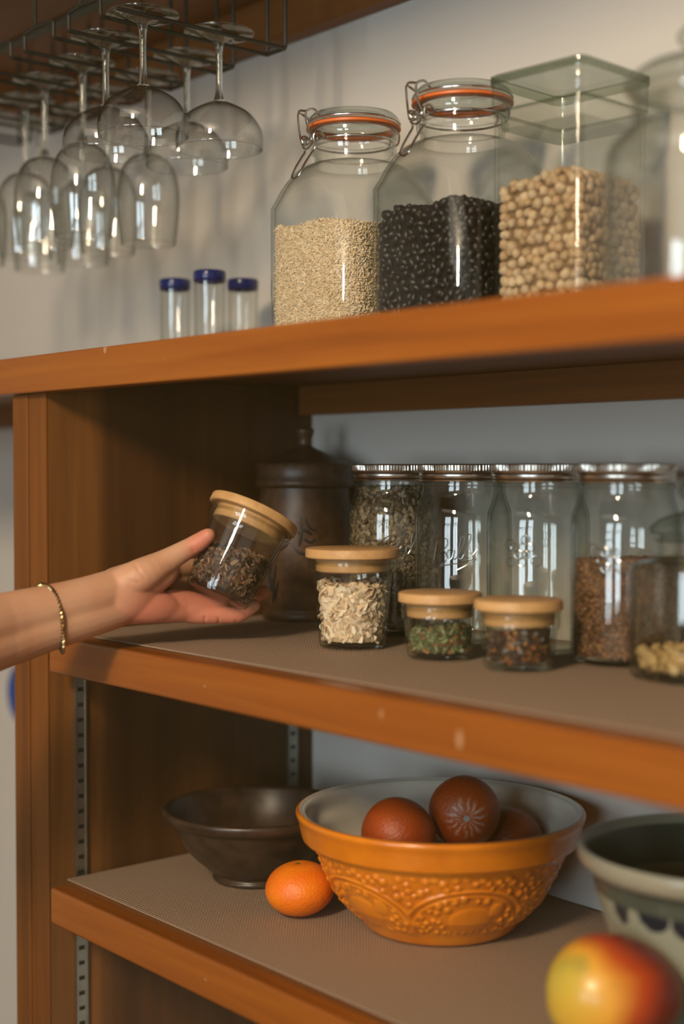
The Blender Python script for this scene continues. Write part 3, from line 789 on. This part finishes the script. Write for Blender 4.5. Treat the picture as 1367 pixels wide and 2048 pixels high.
# apothecary jar on the middle shelf
ap = apoth('lidded_glass_jar', -.706, .986, LZ, [(.050, 0), (.056, .002), (.0585, .008), (.0590, .045), (.0588, .085), (.0575, .091), (.054, .0945), (.040, .098), (.0375, .104), (.0375, .112), (.040, .1145)], .0028,
      [(0, .112)] + smooth_prof([(.034, .112), (.0345, .117), (.0415, .1185), (.043, .121), (.041, .125), (.033, .131), (.022, .135), (.014, .138), (.0120, .143), (.017, .149), (.019, .155), (.014, .162), (.0005, .165)], 4),
      'round glass jar with knobbed lid and some dried pieces, right end of middle shelf', M_glassg)
M_ging = vcol('dried pieces', .7, .4, 300)
fill('dried_ginger_pieces', 'yellowish dried pieces heaped in the bottom of the knobbed glass jar', 'dried food', M_ging, ap.location, 0,
     lambda z: [(.0535 * math.cos(2 * PI * k / 40), .0535 * math.sin(2 * PI * k / 40), z) for k in range(40)], .0075,
     lambda x, y: .018 + .014 * math.exp(-((x - .015) ** 2 + (y) ** 2) / .0009), [proto_ico(2, .8), proto_ico(2, .6)], (.0095, .0055, .0045), [(.55, .36, .14), (.62, .44, .2), (.46, .28, .1)], .0105, .0075, seed=12, corecol=(.25, .15, .05), inset=.9)

# ---------------------------------------------------------------- crock
M_crock = simple('brown stoneware glaze', (.085, .042, .020), .38, 0, .15, 120, .3)
M_deco = simple('iron-blue brushwork', (.012, .016, .020), .4)
cr = empty('stoneware_crock', (-1.284, 1.033, LZ), 'brown lidded stoneware crock with dark brushed leaves, tucked against the side panel', 'crock')
cprof = smooth_prof([(.047, 0), (.049, .003), (.049, .008), (.0475, .012), (.0500, .022), (.0535, .045), (.0550, .080), (.0540, .115), (.0515, .140), (.0505, .150)], 5)
MB().lathe([(0, .003), (.040, .0008)] + cprof + [(.0465, .150), (.0475, .140), (.049, .08), (.043, .012), (0, .010)], 72).build('crock_body', M_crock, cr, angle=35)
lidp = [(.0450, .1505), (.0545, .1515), (.0560, .1535), (.0562, .157), (.0545, .160), (.0550, .172), (.0560, .1755), (.0545, .178)] + smooth_prof([(.0520, .1785), (.038, .184), (.022, .191), (.0095, .197), (.0078, .202), (.0085, .207), (.0105, .213), (.0105, .217), (.006, .2185), (.0005, .2190)], 3)
MB().lathe([(0, .1505)] + lidp + [(0, .2190)], 72).build('crock_lid', M_crock, cr, angle=35)
def on_crock(u, z):      # wrap a stroke on the crock's side
    az = math.atan2(-1.033, 1.284) + u
    r = .0485 + .0062 * math.sin(max(0, min(1, z / .16)) * PI) + .0009
    return (r * math.cos(az), r * math.sin(az), z)
dk = MB()
def stroke(P, w):
    pts = catmull([(u, z, 0) for u, z in P], 6); n = len(pts)
    dk.tube([on_crock(p.x, p.y) for p in pts], [w * (.25 + .75 * math.sin(PI * (i + .6) / (n + .6))) for i in range(n)], 6)
for P, w_ in (([(-.05, .120), (-.0, .116), (.1, .106), (.25, .102)], .0014), ([(-.15, .100), (0, .103), (.15, .098)], .0018), ([(-.3, .088), (-.1, .078), (.1, .078)], .0016), ([(-.1, .12), (-.08, .10), (-.12, .085)], .0016), ([(-.02, .094), (.1, .09), (.2, .094)], .0014),
              ([(-.75, .070), (-.80, .055), (-.78, .035)], .0016), ([(-.62, .065), (-.68, .050), (-.74, .035)], .0015), ([(-.70, .050), (-.72, .036), (-.76, .022)], .0014), ([(-.58, .048), (-.64, .036), (-.70, .026)], .0013), ([(-.90, .062), (-.88, .046), (-.82, .034)], .0014)):
    stroke(P, w_)
do = dk.build('brushed_decoration', M_deco, cr); do['label'] = 'dark brushed leaf strokes'

# ---------------------------------------------------------------- bowls
BZ = ZL + .0020
# dark bowl
M_dbowl = simple('dark brown glaze', (.045, .024, .014), .34, 0, .15, 60, .35)
db = empty('dark_stoneware_bowl', (-1.2175, .912, BZ), 'dark brown glazed stoneware bowl behind the mandarin at left of the lower shelf', 'bowl')
dprof = smooth_prof([(.040, .0005), (.045, .001), (.0460, .004), (.0445, .008), (.052, .014), (.069, .029), (.081, .046), (.0875, .060), (.0900, .064), (.0965, .067), (.0992, .071), (.0995, .0755), (.0970, .0780), (.0925, .0765), (.0885, .069), (.078, .047), (.062, .027), (.040, .014), (.0005, .011)], 4)
MB().lathe([(0, .001)] + dprof, 96).build('bowl_body', M_dbowl, db, angle=60)
# orange mixing bowl with relief
ob = empty('orange_mixing_bowl', (-.979, .953, BZ), 'large orange glazed mixing bowl with moulded relief pattern and pale inside, holding oranges', 'bowl')
OH = .1115; OR = .138
def outer_r(z):
    P = [(0, .068), (.004, .0735), (.012, .0800), (.030, .0965), (.050, .1080), (.070, .1165), (.082, .1205)]
    for (z0, r0), (z1, r1) in zip(P[:-1], P[1:]):
        if z <= z1: t = (z - z0) / (z1 - z0); return r0 + (r1 - r0) * t
    return P[-1][1]
mb = MB(); SEG = 432; rws = []
NR = 72
def relief(a, z):
    """raised arches, dots, leaves and rounded animals between plain bands"""
    t = (z - .012) / .068
    if t < 0 or t > 1: return 0
    env = min(1, t * 9) * min(1, (1 - t) * 9)
    U = 2 * PI / 6; u = ((a % U) / U - .5) * 2        # -1..1 in a panel
    h = 0.0
    def g(d, w): return math.exp(-(d / w) ** 2)
    X = u * .060; Z = (t - .5) * .068                 # metres in the panel
    # arch ribs that meet in a trunk at the panel edges
    for s in (-1, 1):
        d = abs(math.hypot((X - s * .060) / 1.35, Z + .016) - 0) # trunk
        h += .8 * g(abs(abs(X) - .060) - .000, .0035) * (1 if Z < .012 else 0) * .5
    rr = math.hypot(X / 1.45, (Z + .028)); h += 1.1 * g(rr - .046, .0016) + .7 * g(rr - .0405, .0011)
    # rounded animal body
    h += 1.3 * max(0, 1 - math.hypot((X - .004) / .024, (Z + .014) / .0155) ** 2) ** .5
    h += 1.1 * max(0, 1 - math.hypot((X - .030) / .0085, (Z + .004) / .0085) ** 2) ** .5
    for k in range(7):
        q = -.018 + k * .009
        h += .8 * max(0, 1 - math.hypot((X - q) / .0028, (Z + .0285) / .005))
    # dots and leaves scattered between
    for (qx, qz, qr) in DOTS:
        dd = math.hypot((X - qx), (Z - qz)) / qr
        if dd < 1: h += 1.2 * (1 - dd * dd) ** .5
    return h * env * .0018
rd_ = random.Random(5); DOTS = []
for k in range(400):
    qx = rd_.uniform(-.058, .058); qz = rd_.uniform(-.030, .031)
    if math.hypot((qx - .004) / .029, (qz + .014) / .0205) < 1 or math.hypot(qx - .03, qz + .004) < .0125: continue
    if abs(math.hypot(qx / 1.45, qz + .028) - .044) < .0052: continue
    q = rd_.uniform(.0024, .0042)
    if all(math.hypot(qx - a, qz - b) > (q + c) * .92 for a, b, c in DOTS): DOTS.append((qx, qz, q))
prof = []
for i in range(NR + 1):
    z = .001 + i / NR * .081
    prof.append((outer_r(z), z))
prof = [(.060, .0005)] + prof + smooth_prof([(.1205, .0822), (.1245, .0832), (.1305, .0850), (.1325, .088), (.1355, .102), (.1378, .108), (.1372, .1112), (.1345, .1122), (.1318, .1105)], 5)
no = len(prof)
def rf(a, r, z):
    return (r + relief(a, z), z) if r > .07 and z < .083 and .012 < z else (r, z)
mb.lathe([(0, .003), (.055, .003)] + prof, SEG, fn=rf)
mb.build('bowl_body', None, ob, angle=None).data.materials.clear()
def orange_glaze():
    m, nt, out = mat('orange glaze')
    b = pbsdf(nt, out, Roughness=.24)
    b.inputs['Coat Weight'].default_value = .3; b.inputs['Coat Roughness'].default_value = .1
    n = node(nt, 'TexNoise', Scale=22.0, Detail=5.0); nt.links.new(coords(nt), n.inputs['Vector'])
    r = ramp(nt, n.outputs[0], [(.3, (.60, .16, .008)), (.55, (.74, .215, .010)), (.75, (.80, .27, .018))]); 
    # paler on the raised pattern, darker in its hollows
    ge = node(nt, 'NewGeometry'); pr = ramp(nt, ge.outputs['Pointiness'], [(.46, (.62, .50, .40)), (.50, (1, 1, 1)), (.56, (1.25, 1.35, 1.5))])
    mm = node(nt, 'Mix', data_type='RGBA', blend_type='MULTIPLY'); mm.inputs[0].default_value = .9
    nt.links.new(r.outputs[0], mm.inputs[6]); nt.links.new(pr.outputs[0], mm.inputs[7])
    nt.links.new(mm.outputs[2], b.inputs['Base Color']); return m
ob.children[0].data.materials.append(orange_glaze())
M_cream = simple('cream glaze', (.78, .74, .64), .25, 0, .04, 30, .06)
iprof = smooth_prof([(.1318, .1105), (.1290, .1095), (.1270, .105), (.1250, .094), (.1180, .086), (.1130, .072), (.1040, .050), (.0900, .030), (.0650, .015), (.030, .011), (.0005, .010)], 5)
io = MB().lathe([(.1345, .1124), (.1330, .1122)] + iprof + [(0, .010)], 128).build('bowl_inside', M_cream, ob, angle=None); io['label'] = 'pale cream glazed inside'
# fruit in the bowl
def citrus(name, r, loc, label, cols, rot=(0, 0, 0), squash=.9, cat='orange', group=None, star=False):
    mb = MB(); vs, fs = proto_ico(6 if star else 5); out = []; cc = []
    for v in vs:
        pol = math.acos(max(-1, min(1, v.z)))
        k = 1 + .010 * noise.noise(v * 2.1) - .05 * math.exp(-(pol / .22) ** 2) - (.03 * math.exp(-((PI - pol) / .15) ** 2))
        out.append(Vector((v.x * r * k, v.y * r * k, v.z * r * squash * k)))
        a = math.atan2(v.y, v.x)
        base = Vector(cols[0]).lerp(Vector(cols[1]), min(1, max(0, .5 + .9 * noise.noise(v * 1.5 + Vector((3, 1, 2))))))
        if star:
            streak = max(0, math.sin(a * 14 + 3 * noise.noise(v * 4))) * max(0, 1 - abs(pol - .33) / .33) * (1 if noise.noise(Vector((math.cos(a) * 9, math.sin(a) * 9, pol * 5))) > -.25 else 0)
            base = base.lerp(Vector((.62, .45, .34)), min(1, streak * 1.1))
            if pol < .085: base = Vector((.42, .44, .40))
        else:
            if pol < .07: base = Vector((.16, .15, .05))
        cc.append((*base, 1))
    mb.add(out, fs, 0, cc)
    o = mb.build(name, M_citrus, angle=None); o.location = loc; o.rotation_euler = rot
    return props(o, label, cat, group)
M_citrus = vcol('citrus peel', .40, 1.0, 420, sss=.05)
drk = [(.46, .080, .008), (.33, .050, .006)]
tow = -D
bc = Vector((-.979, .953, BZ))
def tilt_to(v): return Vector(v).to_track_quat('Z', 'Y').to_euler()
fz = lambda px, py, F: at(px, py, F)
citrus('orange', .0365, fz(797, 1672, 1.335), 'dark reddish orange lying left in the orange mixing bowl', drk, tilt_to((-.3, -.6, -.4)), .95, group='oranges in the mixing bowl')
citrus('orange', .0340, fz(928, 1623, 1.360), 'orange with a pale blossom-end star, topmost in the mixing bowl', drk, tilt_to((.74, -.66, .02)), .95, group='oranges in the mixing bowl', star=True)
citrus('orange', .0335, fz(1018, 1680, 1.398), 'smaller dark orange lying right in the mixing bowl', drk, tilt_to((.2, .4, .8)), .95, group='oranges in the mixing bowl')
citrus('orange', .0345, Vector((-1.000, .965, BZ + .0455)), 'orange at the bottom of the mixing bowl beneath the other oranges', drk, (0, 0, 0), .95, group='oranges in the mixing bowl')
citrus('mandarin', .0340, (-1.087, .868, BZ + .0262), 'bright orange mandarin resting on the liner between the two bowls', [(.95, .24, .008), (.88, .17, .006)], (.06, -.05, .4), .76, cat='mandarin')
# green bowl
gb = empty('grey_green_bowl', (-.674, .964, BZ), 'grey-green pottery bowl with dark blue blotches behind the mango, cut by the right edge', 'bowl')
gp = smooth_prof([(.050, .0005), (.055, .001), (.0560, .006), (.0580, .012), (.070, .030), (.0835, .060), (.0945, .095), (.0985, .112), (.1035, .1170), (.1085, .1225), (.1105, .129), (.1090, .1345), (.1050, .1340), (.1015, .127), (.096, .108), (.085, .072), (.068, .038), (.045, .018), (.0005, .012)], 6)
gp2 = []
for (r0, z0_), (r1, z1_) in zip(gp[:-1], gp[1:]):
    n_ = max(1, int(math.hypot(r1 - r0, z1_ - z0_) / .0014)); gp2 += [(r0 + (r1 - r0) * k / n_, z0_ + (z1_ - z0_) * k / n_) for k in range(n_)]
mb = MB().lathe([(0, .001)] + gp2 + [gp[-1]], 320)
az0 = math.atan2(-.962, .660)
cols = []
BL = [(-.84, .097, .085, .012), (-.50, .101, .13, .014), (-.20, .096, .12, .013), (.15, .100, .13, .014), (.5, .098, .13, .013)]
for (x, y, z) in mb.v:
    r = math.hypot(x, y); a = math.atan2(y, x) - az0; a = (a + PI) % (2 * PI) - PI
    inner = False
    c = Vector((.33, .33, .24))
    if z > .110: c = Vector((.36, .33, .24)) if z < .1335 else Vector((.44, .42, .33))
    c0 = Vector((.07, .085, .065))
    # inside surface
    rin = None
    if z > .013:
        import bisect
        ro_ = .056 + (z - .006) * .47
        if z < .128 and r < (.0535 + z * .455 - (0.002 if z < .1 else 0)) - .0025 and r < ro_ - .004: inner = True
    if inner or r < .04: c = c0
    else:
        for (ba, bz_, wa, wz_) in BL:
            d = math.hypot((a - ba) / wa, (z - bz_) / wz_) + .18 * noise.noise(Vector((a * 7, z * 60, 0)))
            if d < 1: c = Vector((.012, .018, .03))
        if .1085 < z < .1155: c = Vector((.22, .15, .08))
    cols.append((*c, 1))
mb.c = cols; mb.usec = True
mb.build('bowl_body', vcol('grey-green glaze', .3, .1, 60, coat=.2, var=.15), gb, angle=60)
# mango
vs, fs = proto_ico(5); out = []; cc = []
for v in vs:
    x, y, z = v
    k = 1 + .05 * x - .04 * y * abs(x) + .015 * noise.noise(v * 1.5)
    p = Vector((x * .0525 * k, y * .045 * k, z * .0430 * (1 - .08 * x)))
    out.append(p)
    # green-yellow toward the stem end, red toward the other
    t = .54 + .60 * x + .20 * (.5 - z) * .6 + .10 * noise.noise(v * 1.6 + Vector((5, 0, 0)))
    if z > .55: t += (z - .55) * .6
    G1, G2, G3, G4 = Vector((.55, .40, .05)), Vector((.80, .37, .04)), Vector((.50, .065, .014)), Vector((.17, .014, .010))
    t = max(0, min(1, t))
    c = G1.lerp(G2, t / .34) if t < .34 else G2.lerp(G3, (t - .34) / .24) if t < .58 else G3.lerp(G4, min(1, (t - .58) / .28))
    q = noise.noise(v * 2.4 + Vector((0, 7, 1)))
    if q > .12 and t < .4: c = c.lerp(Vector((.28, .27, .05)), min(.6, (q - .12) * 2.0))
    cc.append((*c, 1))
mg = MB().add(out, fs, 0, cc).build('mango', vcol('mango skin', .34, .08, 200, coat=.1), angle=None)
mg.location = (-.682, .843, BZ + .0430)
ax = (R * .93 - D * -.25).normalized()
mg.rotation_euler = (0, 0, math.atan2(ax.y, ax.x))
props(mg, 'ripe mango blushing yellow to red, out of focus in the lower right corner', 'mango')

# blue thing on the wall beyond the post
p = at(55, 1388, 1.0); q = p * ((WY - .012) / p.y)
pl = MB().lathe([(0, 0), (.030, 0), (.048, -.006), (.050, -.009), (.047, -.011), (.028, -.004), (0, -.004)], 48, M=Matrix.Rotation(PI / 2, 4, 'X') @ Matrix.Scale(-1, 4, (0, 0, 1)))
po = pl.build('blue_plate', simple('blue glaze', (.02, .07, .30), .3)); po.location = (q.x, q.y, q.z)
props(po, 'blue round plate on the wall, peeking out left behind the cabinet post', 'plate')

# ---------------------------------------------------------------- held jar and hand
HJ = at(471, 1108, 1.41)
upv = R.cross(vd).normalized()
axis = (R * .396 + Vector((0, 0, 1)) * .885 + D * .245).normalized()
rotq = axis.to_track_quat('Z', 'Y')
HH = .096
base = HJ - axis * HH * .5
held = weck('storage_jar', 'tilted wood-lidded glass jar of dark dried flakes held in the hand', HH, .0460, .0325, .0385, base)
held.rotation_mode = 'QUATERNION'; held.rotation_quaternion = rotq
gv = rotq.to_matrix().inverted() @ Vector((0, 0, 1))      # world up in jar frame
M_tea = vcol('dark dried flakes', .7, .2, 900)
fo = fill('dried_bark_flakes', 'dark reddish brown dried flakes settled in the held jar', 'dried flakes', M_tea, base, 0, rring(.0325, .0385, .005, .066), .0075,
     lambda x, y: min(.073, .050 + .004 * math.sin(x * 90) - .45 * (x * gv.x + y * gv.y) / gv.z), [proto_chip(i) for i in range(4)] + flk[:2], (.0034, .0024, .0022), [(.10, .055, .03), (.16, .085, .045), (.06, .032, .018), (.26, .16, .09), (.20, .09, .05)], .0040, .0032, flat=True, tilt=1.1, seed=13, corecol=(.03, .016, .009), inset=.55)
fo.rotation_mode = 'QUATERNION'; fo.rotation_quaternion = rotq

def capsule(bm_mb, a, b, ra, rb, seg=20, rings=7):
    """tapered capsule a->b"""
    a = Vector(a); b = Vector(b); d = b - a; L = d.length
    q = d.to_track_quat('Z', 'Y').to_matrix().to_4x4(); q.translation = a
    prof = [(ra * math.cos(t), ra * math.sin(t)) for t in [-PI / 2 + PI / 2 * k / rings for k in range(rings + 1)]]
    prof = [(0, -ra)] + prof[1:] + [(ra + (rb - ra) * .5, L * .5)] + [(rb * math.cos(t), L + rb * math.sin(t)) for t in [PI / 2 * k / rings for k in range(rings)]] + [(0, L + rb)]
    bm_mb.lathe(prof, seg, M=q)
def ellip(mbx, c, ax1, r, r2, r3, n2=None):
    vs, fs = proto_ico(3); a1 = Vector(ax1).normalized()
    a2 = (n2 or upv); a2 = (a2 - a1 * a2.dot(a1)).normalized(); a3 = a1.cross(a2)
    c = Vector(c); mbx.add([c + a1 * v.x * r + a2 * v.y * r2 + a3 * v.z * r3 for v in vs], fs)
hb = MB()
def chain(P, sub=3):
    """P = [(px,py,F,radius_m)] smooth tapered limb"""
    C = catmull([(*at(p[0], p[1], p[2]),) for p in P], sub)
    rr = catmull([(p[3], 0, 0) for p in P], sub)
    for i in range(len(C) - 1): capsule(hb, C[i], C[i + 1], rr[i].x, rr[i + 1].x)
# forearm: two parallel cores give the flattened oval section
chain([(-420, 1400, 1.16, .033), (-150, 1327, 1.245, .0300), (0, 1282, 1.305, .0262), (100, 1252, 1.335, .0232), (170, 1232, 1.355, .0218), (235, 1214, 1.375, .0198)])
chain([(-420, 1340, 1.16, .033), (-150, 1278, 1.245, .0300), (0, 1243, 1.305, .0262), (100, 1218, 1.335, .0232), (170, 1200, 1.355, .0220), (235, 1178, 1.375, .0205)])
# palm rays wrist -> knuckles
Fm = .0
chain([(232, 1172, 1.382, .0185), (290, 1150, 1.405, .0160), (345, 1142, 1.440, .0105)])      # index ray
chain([(232, 1190, 1.385, .0185), (295, 1178, 1.415, .0150), (358, 1172, 1.445, .0105)])      # middle ray
chain([(232, 1205, 1.385, .0185), (300, 1202, 1.410, .0145), (365, 1200, 1.432, .0100)])      # ring ray
chain([(232, 1215, 1.380, .0180), (300, 1218, 1.388, .0145), (368, 1221, 1.408, .0115)])      # little ray
# fingers
chain([(345, 1142, 1.440, .0100), (415, 1130, 1.475, .0090), (460, 1118, 1.478, .0080), (488, 1108, 1.466, .0070)])
chain([(358, 1172, 1.445, .0100), (430, 1166, 1.478, .0090), (482, 1156, 1.478, .0080), (514, 1146, 1.464, .0070)])
chain([(365, 1198, 1.430, .0105), (437, 1203, 1.448, .0092), (492, 1200, 1.460, .0082), (527, 1183, 1.452, .0070)])
chain([(368, 1221, 1.410, .0118), (400, 1227, 1.413, .0105), (440, 1229, 1.417, .0092), (478, 1229, 1.422, .0080), (508, 1211, 1.430, .0068)])
# thumb with its base
chain([(240, 1172, 1.372, .0175), (285, 1150, 1.372, .0168), (330, 1124, 1.380, .0125), (378, 1096, 1.388, .0098), (400, 1083, 1.388, .0092), (416, 1071, 1.384, .0074)], 4)
ellip(hb, at(292, 1163, 1.383), at(340, 1135, 1.39) - at(250, 1180, 1.38), .036, .0165, .0160)
# heel of the hand
ellip(hb, at(292, 1211, 1.382), at(370, 1216, 1.405) - at(240, 1208, 1.37), .038, .0172, .0140)
chain([(285, 1203, 1.392, .0165), (335, 1205, 1.403, .0155), (385, 1210, 1.415, .0132), (440, 1216, 1.427, .0105)])
ellip(hb, at(385, 1219, 1.412), at(440, 1224, 1.425) - at(330, 1214, 1.398), .036, .0140, .0120)
ellip(hb, at(262, 1190, 1.372), at(300, 1185, 1.385) - at(220, 1192, 1.36), .030, .0240, .0150)
me = bpy.data.meshes.new('person'); me.from_pydata(hb.v, [], hb.f); me.update()
tmp = bpy.data.objects.new('tmp', me); COL.objects.link(tmp)
rmd = tmp.modifiers.new('r', 'REMESH'); rmd.mode = 'VOXEL'; rmd.voxel_size = .0011
smd = tmp.modifiers.new('s', 'SMOOTH'); smd.factor = .5; smd.iterations = 24
dg = bpy.context.evaluated_depsgraph_get(); dg.update()
me2 = bpy.data.meshes.new_from_object(tmp.evaluated_get(dg))
bpy.data.objects.remove(tmp); 
# skin creases: pressed grooves along drawn lines, and colour per vertex
cre = []
def crease(P, depth, w):
    C = [Vector(p) for p in catmull([(*at(*p),) for p in P], 8)]
    cre.append((C, depth, w))
crease([(338, 1172, 1.40), (318, 1183, 1.385), (290, 1188, 1.375), (258, 1186, 1.372), (244, 1178, 1.37)], .0028, .0028)   # thumb base line
crease([(334, 1192, 1.39), (330, 1205, 1.39), (322, 1222, 1.39)], .0012, .0017)
crease([(374, 1200, 1.40), (372, 1214, 1.40), (366, 1230, 1.40)], .0009, .0014)
crease([(334, 1195, 1.39), (322, 1208, 1.386), (310, 1226, 1.385)], .0010, .0018)
crease([(305, 1196, 1.386), (292, 1207, 1.38), (280, 1222, 1.378)], .0009, .0018)
crease([(412, 1212, 1.40), (410, 1228, 1.40), (409, 1245, 1.41)], .0013, .0014)
crease([(436, 1216, 1.404), (437, 1230, 1.404), (437, 1246, 1.412)], .0010, .0013)
crease([(470, 1216, 1.408), (472, 1230, 1.408), (472, 1246, 1.416)], .0009, .0012)
crease([(270, 1128, 1.36), (278, 1142, 1.355), (290, 1156, 1.355)], .0007, .0016)
crease([(244, 1150, 1.36), (258, 1160, 1.355), (276, 1166, 1.355)], .0006, .0016)
crease([(326, 1112, 1.365), (337, 1122, 1.365), (346, 1134, 1.37)], .0009, .0016)
crease([(374, 1082, 1.375), (380, 1092, 1.376), (388, 1102, 1.38)], .0007, .0013)
cols = []
base_c = Vector((.60, .32, .19)); red_c = Vector((.66, .22, .14)); pal_c = Vector((.68, .40, .26))
reds = [(at(300, 1215, 1.38), .026), (at(345, 1215, 1.40), .026), (at(390, 1218, 1.41), .024), (at(435, 1222, 1.415), .020), (at(250, 1205, 1.375), .018), (at(410, 1075, 1.38), .016), (at(395, 1100, 1.385), .012), (at(360, 1215, 1.40), .02), (at(520, 1195, 1.45), .02), (at(480, 1225, 1.42), .014)]
nv = []
for v in me2.vertices:
    p = v.co.copy(); disp = 0
    for C, dep, w_ in cre:
        bb = C[0]
        if (p - C[len(C) // 2]).length > .05: continue
        d = min((p - c).length for c in C)
        if d < w_ * 3: disp += dep * math.exp(-(d / w_) ** 2)
    f = 0
    for c, r_ in reds:
        d = (p - c).length
        if d < r_ * 2.4: f += math.exp(-(d / r_) ** 2)
    n_ = noise.noise(p * 60)
    c = base_c.lerp(red_c, min(1, min(f, 1.0) * .82 + max(0, n_ * .25)))
    c = c.lerp(pal_c, max(0, min(.5, .25 + noise.noise(p * 25 + Vector((3, 3, 3))))) * (1 - min(1, f)))
    if disp > .0004: c = c.lerp(Vector((.42, .15, .09)), min(.32, disp * 160))
    cols.append((*c, 1)); nv.append(disp)
for v, dsp in zip(me2.vertices, nv):
    if dsp: v.co = v.co - v.normal * dsp
ca = me2.color_attributes.new('col', 'FLOAT_COLOR', 'POINT'); ca.data.foreach_set('color', [x for c in cols for x in c])
me2.polygons.foreach_set('use_smooth', [True] * len(me2.polygons))
me2.materials.clear(); me2.materials.append(vcol('skin', .48, .22, 1100, spec=.4, sss=.22))
me2.name = 'person'
arm = bpy.data.objects.new('person', me2); COL.objects.link(arm)
props(arm, 'bare forearm and hand of a person reaching in from the left, holding a tilted jar', 'person')
# thumbnail
nl = MB()
ttip = at(412, 1066, 1.372); tdir = (at(418, 1066, 1.384) - at(385, 1090, 1.388)).normalized()
tn = (Vector((0, 0, 1)) * .9 + R * -.45 - D * .1); tn = (tn - tdir * tn.dot(tdir)).normalized()
c0 = at(407, 1077, 1.388)
vs, fs = proto_ico(3)
side = tdir.cross(tn)
nl.add([c0 + tdir * v.x * .0072 + side * v.y * .0058 + tn * (.0046 + v.z * .0034) for v in vs], fs)
no_ = nl.build('thumbnail', simple('nail', (.62, .34, .25), .3), arm, angle=None)

# bracelet: twisted rope chain round the wrist
bc_ = at(104, 1237, 1.337)
ad = (at(170, 1216, 1.355) - at(40, 1254, 1.318)).normalized()
ad2 = (ad + Vector((0, 0, 1)) * -.05 + R * .0 + D * -.03).normalized()
e1 = (upv - ad2 * upv.dot(ad2)).normalized(); e2 = ad2.cross(e1)
loop = [bc_ + e1 * (.0335 * math.cos(t)) + e2 * (.0252 * math.sin(t)) + ad * (.004 * math.cos(t) * -1 + .0035 * math.sin(2 * t)) for t in [2 * PI * k / 360 for k in range(360)]]
br = MB()
for ph in (0, PI):
    pts = []
    for i, p in enumerate(loop):
        t = (loop[(i + 1) % 360] - loop[i - 1]).normalized(); out_ = (p - bc_).normalized(); bn = t.cross(out_)
        a = ph + i / 360 * 2 * PI * 30
        pts.append(p + (out_ * math.cos(a) + bn * math.sin(a)) * .00125)
    br.tube(pts, .0010, 6, closed=True)
bo = br.build('bracelet', M_gold, arm); bo['label'] = 'thin gold rope-chain bracelet'

# ---------------------------------------------------------------- render look
S.cycles.transparent_max_bounces = 32
S.cycles.max_bounces = 8
S.cycles.diffuse_bounces = 3
S.cycles.glossy_bounces = 4
S.cycles.caustics_reflective = False
S.cycles.sample_clamp_indirect = 6
vs_ = S.view_settings
vs_.view_transform = 'Standard'
vs_.exposure = 0.0
vs_.use_curve_mapping = True
cm = vs_.curve_mapping
cm.black_level = (-.011, -.008, -.0025); cm.white_level = (1.22, 1.24, 1.30)
cm.update()
